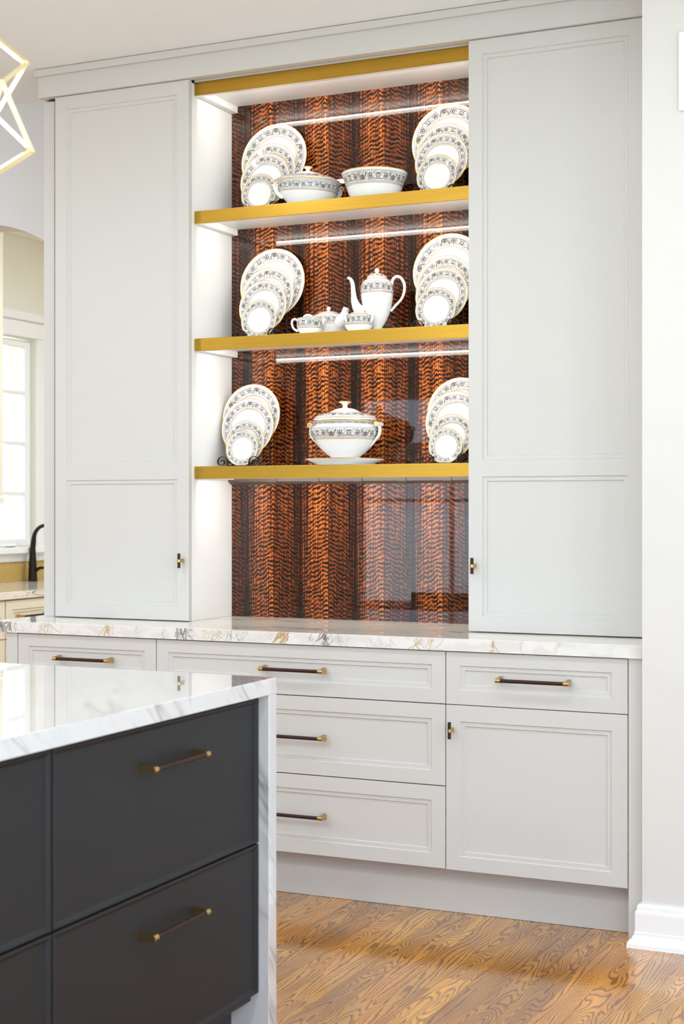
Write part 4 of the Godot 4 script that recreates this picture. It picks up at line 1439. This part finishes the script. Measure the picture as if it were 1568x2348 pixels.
	knob_lathe(o, "body", [Vector2(0.0001, 0.003), Vector2(0.034, 0.002), Vector2(0.036, 0.0), Vector2(0.038, 0.003), Vector2(0.046, 0.012), Vector2(0.0515, 0.024), Vector2(0.0535, 0.037), Vector2(0.0510, 0.050), Vector2(0.044, 0.059), Vector2(0.037, 0.062), Vector2(0.034, 0.062)], M.china)
	band_part(o, [Vector2(0.0517, 0.0260), Vector2(0.0536, 0.037), Vector2(0.0512, 0.050), Vector2(0.0455, 0.0575)], 4.0)
	gilt_ring(o, "gilt_line", 0.0512, 0.0240, 0.0010, 48)
	knob_lathe(o, "lid", [Vector2(0.0355, 0.0615), Vector2(0.0362, 0.0632), Vector2(0.030, 0.0675), Vector2(0.016, 0.0720), Vector2(0.0045, 0.0732), Vector2(0.0036, 0.0748), Vector2(0.0062, 0.0785), Vector2(0.0066, 0.0820), Vector2(0.0045, 0.0860), Vector2(0.0001, 0.0870)], M.china)
	gilt_ring(o, "gilt_line", 0.0358, 0.0632, 0.0009, 40)
	for s in [-1.0, 1.0]:
		var sh := MB.new()
		sh.tube(curve_pts([Vector3(s * 0.040, 0.058, 0.026), Vector3(s * 0.046, 0.064, 0.032), Vector3(s * 0.050, 0.058, 0.036), Vector3(s * 0.048, 0.044, 0.033), Vector3(s * 0.044, 0.034, 0.028)], 16), [0.0044], 10, 1.5)
		part(o, "handle", sh, M.china)
	# ---- tureen and its stand
	o = thing("underplate", "white gilt-edged underplate carrying the tureen on the lowest shelf", "plate", Vector3(1.841, 1.4942, -0.43))
	knob_lathe(o, "body", [Vector2(0.0001, 0.002), Vector2(0.096, 0.001), Vector2(0.100, 0.0), Vector2(0.103, 0.003), Vector2(0.122, 0.013), Vector2(0.144, 0.0215), Vector2(0.147, 0.0235), Vector2(0.144, 0.0250), Vector2(0.118, 0.0205), Vector2(0.095, 0.012), Vector2(0.0001, 0.0095)], M.china)
	gilt_ring(o, "gilt_edge", 0.1464, 0.0237, 0.0012, 72)
	o = thing("tureen", "large lidded soup tureen on its underplate on the lowest shelf", "tureen", Vector3(1.841, 1.5039, -0.43), view - deg_to_rad(24))
	knob_lathe(o, "body", [Vector2(0.0001, 0.003), Vector2(0.048, 0.002), Vector2(0.052, 0.0), Vector2(0.0545, 0.004), Vector2(0.0535, 0.016), Vector2(0.0545, 0.022), Vector2(0.074, 0.036), Vector2(0.097, 0.058), Vector2(0.1150, 0.085), Vector2(0.1245, 0.103), Vector2(0.1272, 0.116), Vector2(0.1250, 0.127), Vector2(0.1180, 0.1345), Vector2(0.1125, 0.140), Vector2(0.1110, 0.148), Vector2(0.1090, 0.148), Vector2(0.110, 0.139), Vector2(0.0001, 0.12)], M.china)
	band_part(o, [Vector2(0.1160, 0.0875), Vector2(0.1245, 0.103), Vector2(0.1272, 0.116), Vector2(0.1250, 0.127)], 6.0)
	gilt_ring(o, "gilt_line", 0.1145, 0.0850, 0.0012, 72)
	var nb := MB.new()
	nb.lathe([Vector2(0.1124, 0.1405), Vector2(0.1112, 0.1475)], 72, 1, 1, 6.0, 0.0006)
	part(o, "patterned_neck_band", nb, M.frieze_china)
	knob_lathe(o, "lid", [Vector2(0.0001, 0.1485), Vector2(0.119, 0.1485), Vector2(0.1225, 0.1510), Vector2(0.1220, 0.1545), Vector2(0.1165, 0.1600), Vector2(0.1135, 0.1665), Vector2(0.106, 0.1730), Vector2(0.086, 0.1790), Vector2(0.066, 0.1830), Vector2(0.054, 0.1890), Vector2(0.038, 0.1975), Vector2(0.018, 0.2022), Vector2(0.0001, 0.2030)], M.china)
	var tl := MB.new()
	tl.lathe([Vector2(0.1160, 0.1612), Vector2(0.1135, 0.1665), Vector2(0.106, 0.1730), Vector2(0.086, 0.1790), Vector2(0.070, 0.1820)], 72, 1, 1, 6.0, 0.0006)
	part(o, "patterned_lid_band", tl, M.frieze_china)
	gilt_ring(o, "gilt_rim", 0.1222, 0.1528, 0.0022, 72)
	knob_lathe(o, "finial", [Vector2(0.0115, 0.2015), Vector2(0.0085, 0.2075), Vector2(0.0095, 0.2145), Vector2(0.016, 0.2195), Vector2(0.0225, 0.2210), Vector2(0.0240, 0.2235), Vector2(0.0225, 0.2260), Vector2(0.0001, 0.2250)], M.china)
	gilt_ring(o, "gilt_line", 0.0238, 0.2238, 0.0017, 40)
	for s in [-1.0, 1.0]:
		var hb := MB.new()
		hb.tube([Vector3(s * 0.1335, 0.140, -0.026), Vector3(s * 0.1335, 0.140, 0.026)], [0.0088], 16)
		hb.tube(curve_pts([Vector3(s * 0.1320, 0.140, 0.0), Vector3(s * 0.1385, 0.124, 0.0), Vector3(s * 0.1350, 0.100, 0.0), Vector3(s * 0.117, 0.078, 0.0), Vector3(s * 0.100, 0.058, 0.0)], 18), lerp_list([0.010, 0.012, 0.011, 0.009, 0.005], 18), 12, 0.45, Vector3(0, 0, 1))
		part(o, "handle", hb, M.china)
		for q in [-1.0, 1.0]:
			var cap := MB.new()
			cap.tube([Vector3(s * 0.1335, 0.140, q * 0.0260), Vector3(s * 0.1335, 0.140, q * 0.0268)], [0.0064], 16)
			part(o, "gilt_tip", cap, M.gilt)

func build_sink_room() -> void:
	var H := 3.048
	var xw := -1.2
	var hole := [[-2.698, -1.55, 1.115, 2.332]]
	struct("wall_left", wall_mesh("z", xw - 0.2, xw, -4.6, -0.79, H, hole), M.creamwall, "cream wall with the window over the sink")
	struct("wall_far", boxed(Vector3(-1.4, 0, -4.8), Vector3(3.2, H, -4.6)), M.creamwall, "cream wall at the far end of the sink room")
	struct("wall_inner", boxed(Vector3(3.0, 0, -4.6), Vector3(3.2, H, -0.79)), M.creamwall, "cream side wall of the sink room")
	# crown along the window wall
	var cr := MB.new()
	var cp := [Vector2(0.0, 2.912), Vector2(0.016, 2.915), Vector2(0.03, 2.945), Vector2(0.075, 3.01), Vector2(0.09, 3.03), Vector2(0.09, 3.047)]
	for i in cp.size() - 1:
		var a: Vector2 = cp[i]
		var c: Vector2 = cp[i + 1]
		var d := (c - a)
		cr.quad(Vector3(xw + a.x, a.y, -4.6), Vector3(xw + a.x, a.y, -0.79), Vector3(xw + c.x, c.y, -0.79), Vector3(xw + c.x, c.y, -4.6), Vector3(d.y, -d.x, 0).normalized())
	struct("trim_1", cr, M.creamwall, "cream crown moulding over the sink window")
	# window
	var o := Node3D.new()
	o.name = "window_1"
	o.set_meta("kind", "structure")
	o.set_meta("label", "white casement window over the sink, bright with daylight")
	add_child(o)
	var z0 := -2.698
	var z1 := -1.55
	part(o, "side_casing", boxed(Vector3(xw, 1.03, z0 - 0.11), Vector3(xw + 0.022, 2.332, z0), 0.002), M.trim)
	part(o, "side_casing", boxed(Vector3(xw, 1.03, z1), Vector3(xw + 0.022, 2.332, z1 + 0.11), 0.002), M.trim)
	part(o, "head_casing", boxed(Vector3(xw, 2.3322, z0 - 0.11), Vector3(xw + 0.026, 2.425, z1 + 0.11), 0.002), M.trim)
	part(o, "head_cap", boxed(Vector3(xw, 2.4252, z0 - 0.125), Vector3(xw + 0.045, 2.478, z1 + 0.125), 0.006), M.trim)
	part(o, "window_sill", boxed(Vector3(xw - 0.12, 1.075, z0 - 0.14), Vector3(xw + 0.06, 1.113, z1 + 0.14), 0.005), M.trim)
	part(o, "apron", boxed(Vector3(xw, 1.028, z0 - 0.11), Vector3(xw + 0.02, 1.0748, z1 + 0.11), 0.003), M.trim)
	var xs := xw - 0.045
	var n := 3
	var wz := (z1 - z0) / n
	for k in n:
		var a0 := z0 + wz * k + 0.012
		var a1 := z0 + wz * (k + 1) - 0.012
		var f := 0.045
		var yb := 1.118
		var yt := 2.318
		var sash := MB.new()
		sash.box(Vector3(xs - 0.02, yb, a0), Vector3(xs + 0.02, yt, a0 + f), 0.003)
		sash.box(Vector3(xs - 0.02, yb, a1 - f), Vector3(xs + 0.02, yt, a1), 0.003)
		sash.box(Vector3(xs - 0.02, yb, a0 + f), Vector3(xs + 0.02, yb + 0.04, a1 - f), 0.003)
		sash.box(Vector3(xs - 0.02, yt - 0.04, a0 + f), Vector3(xs + 0.02, yt, a1 - f), 0.003)
		var so := part(o, "sash", sash, M.trim)
		var ys := [yb + 0.04, 1.424, 1.717, 2.013, yt - 0.04]
		for q in [1, 2, 3]:
			part(so, "muntin", boxed(Vector3(xs - 0.014, ys[q] - 0.010, a0 + f), Vector3(xs + 0.014, ys[q] + 0.010, a1 - f), 0.003), M.trim)
		for q in 4:
			part(so, "pane", boxed(Vector3(xs - 0.002, ys[q] + (0.0102 if q > 0 else 0.0002), a0 + f + 0.0002), Vector3(xs + 0.002, ys[q + 1] - (0.0102 if q < 3 else 0.0002), a1 - f - 0.0002)), M.glass)
		if k < n - 1:
			part(o, "mullion", boxed(Vector3(xs - 0.03, yb - 0.002, a1 + 0.0005), Vector3(xs + 0.03, yt + 0.012, a1 + 0.0235), 0.002), M.trim)
	var crank := MB.new()
	crank.box(Vector3(xs + 0.021, 1.1135, -2.50), Vector3(xs + 0.062, 1.132, -2.36), 0.006)
	crank.box(Vector3(xs + 0.062, 1.118, -2.49), Vector3(xs + 0.075, 1.127, -2.40), 0.003)
	part(o, "crank", crank, M.trim)
	# backsplash
	var bs := thing("backsplash", "woven gold backsplash panel below the sink window", "backsplash", Vector3.ZERO)
	part(bs, "panel", boxed(Vector3(xw + 0.0005, 0.9145, -4.55), Vector3(xw + 0.008, 1.0275, -0.85)), M.grasscloth)
	# sink run
	var sc := thing("sink_cabinet", "cream panelled sink cabinets seen through the arch", "cabinet", Vector3(-0.5566, 0, -1.571))
	sc.rotation.y = PI / 2
	part(sc, "carcass", boxed(Vector3(-0.72, 0.1, -0.62), Vector3(2.9, 0.874, -0.0225)), M.cream)
	part(sc, "toe_kick", boxed(Vector3(-0.72, 0.0005, -0.62), Vector3(2.9, 0.0998, -0.075)), M.cream)
	for k in 5:
		var dx := -0.62 + 0.62 * k
		var w := 0.612
		var f1 := part(sc, "drawer", front_mesh(w, 0.19, [[0.052, 0.045, w - 0.052, 0.145]]), M.cream, Vector3(dx + 0.004, 0.678, 0))
		add_pull(f1, 0.205 if k > 0 else 0.4, 0.108)
		part(sc, "door", front_mesh(w, 0.565, [[0.052, 0.052, w - 0.052, 0.513]]), M.cream, Vector3(dx + 0.004, 0.108, 0))
	var st := thing("sink_countertop", "marble sink counter with brown veins below the window", "countertop", Vector3.ZERO)
	part(st, "slab", boxed(Vector3(xw + 0.0005, 0.876, -4.55), Vector3(-0.5466, 0.914, -0.83), 0.002), M.marble)
	# upper cabinet left of the window
	var uc := thing("wall_cabinet", "cream wall cabinet hanging left of the sink window", "cabinet", Vector3(-0.85, 1.396, -1.94))
	uc.rotation.y = PI / 2
	part(uc, "carcass", boxed(Vector3(-1.0, 0.0, -0.3495), Vector3(0.0, 1.50, -0.022), 0.001), M.cream)
	for k in 2:
		part(uc, "door", front_mesh(0.495, 1.49, [[0.055, 0.055, 0.44, 1.435]]), M.cream, Vector3(-0.4975 - 0.5 * k, 0.005, 0))
	part(uc, "light_rail", boxed(Vector3(-1.0, -0.035, -0.02), Vector3(0.0, -0.0002, 0.004), 0.003), M.cream)
	# faucet
	var fa := thing("faucet", "dark bronze gooseneck faucet on the sink counter", "faucet", Vector3(-1.12, 0.9143, -2.567))
	var fb := MB.new()
	fb.lathe([Vector2(0.0001, 0.0), Vector2(0.027, 0.0), Vector2(0.0275, 0.004), Vector2(0.0262, 0.03), Vector2(0.0232, 0.10), Vector2(0.0190, 0.150), Vector2(0.0165, 0.19)], 24)
	part(fa, "body", fb, M.faucet)
	var pts := [Vector3(0, 0.188, 0)]
	for i in 17:
		var a2 := PI - PI * 1.06 * i / 16.0
		pts.append(Vector3(0.088 + 0.083 * cos(a2) + 0.001, 0.238 + 0.086 * sin(a2), 0))
	pts.append(Vector3(0.176, 0.17, 0))
	var fs := MB.new()
	fs.tube(pts, lerp_list([0.0165, 0.0115, 0.0105, 0.0105, 0.0115, 0.0135], pts.size() - 1), 16)
	part(fa, "spout", fs, M.faucet)
	var lv := MB.new()
	lv.tube([Vector3(0.020, 0.066, 0), Vector3(0.030, 0.067, 0), Vector3(0.052, 0.078, 0), Vector3(0.095, 0.079, 0)], [0.012, 0.011, 0.009, 0.005], 12)
	part(fa, "lever", lv, M.faucet)

func build_chandelier() -> void:
	var V := [Vector3(2.210, 2.273, 2.0), Vector3(2.224, 2.087, 2.0), Vector3(2.190, 2.221, 2.055), Vector3(2.066, 2.394, 2.03), Vector3(1.990, 2.138, 1.89), Vector3(2.000, 2.254, 1.905), Vector3(2.090, 2.001, 2.05), Vector3(1.86, 2.36, 1.93), Vector3(1.83, 2.08, 2.0)]
	var o := thing("chandelier", "brass geometric chandelier of glowing bars over the island", "chandelier", Vector3(1.98, 2.2, 1.97))
	var org := Vector3(1.98, 2.2, 1.97)
	# [from, to, direction the diffuser faces]
	var vw := Vector3(0.6, -0.25, 0.75)
	var E := [[0, 3, Vector3(0.3, -0.8, 0.5)], [0, 2, -vw], [0, 4, vw], [2, 1, -vw], [1, 5, vw], [1, 6, Vector3(0.1, 0.75, 0.5)], [3, 7, vw], [3, 5, -vw], [4, 7, vw], [4, 8, vw], [6, 8, vw], [5, 8, -vw], [2, 6, -vw], [5, 7, vw]]
	for e in E:
		var a: Vector3 = V[e[0]] - org
		var c: Vector3 = V[e[1]] - org
		var d := (c - a).normalized()
		var f: Vector3 = (e[2] - d * e[2].dot(d)).normalized()
		var b := MB.new()
		b.bar(a - d * 0.004, c + d * 0.004, 0.0095, 0.0095, f)
		var m := part(o, "brass_bar", b, M.pale_brass)
		var l := MB.new()
		l.bar(a + d * 0.018 + f * 0.0052, c - d * 0.018 + f * 0.0052, 0.0028, 0.0078, f)
		part(m, "light_diffuser", l, M.lamp)
	for i in V.size():
		var jb := MB.new()
		jb.box(V[i] - org - Vector3.ONE * 0.0054, V[i] - org + Vector3.ONE * 0.0054, 0.002)
		part(o, "joint", jb, M.pale_brass)
	var rod := MB.new()
	rod.tube([V[7] - org, V[7] - org + Vector3(0, 3.03 - V[7].y, 0)], [0.005], 12)
	part(o, "rod", rod, M.pale_brass)
	var can := MB.new()
	can.lathe([Vector2(0.0001, -0.022), Vector2(0.058, -0.022), Vector2(0.06, -0.02), Vector2(0.06, 0.0)], 32)
	part(o, "canopy", can, M.pale_brass, Vector3(V[7].x - org.x, 3.0475 - org.y, V[7].z - org.z))
	var l2 := OmniLight3D.new()
	l2.name = "glow"
	l2.light_energy = 0.25
	l2.light_color = Color8(255, 240, 215)
	l2.light_size = 0.05
	l2.omni_range = 15.0
	l2.omni_attenuation = 2.0
	l2.shadow_enabled = true
	o.add_child(l2)
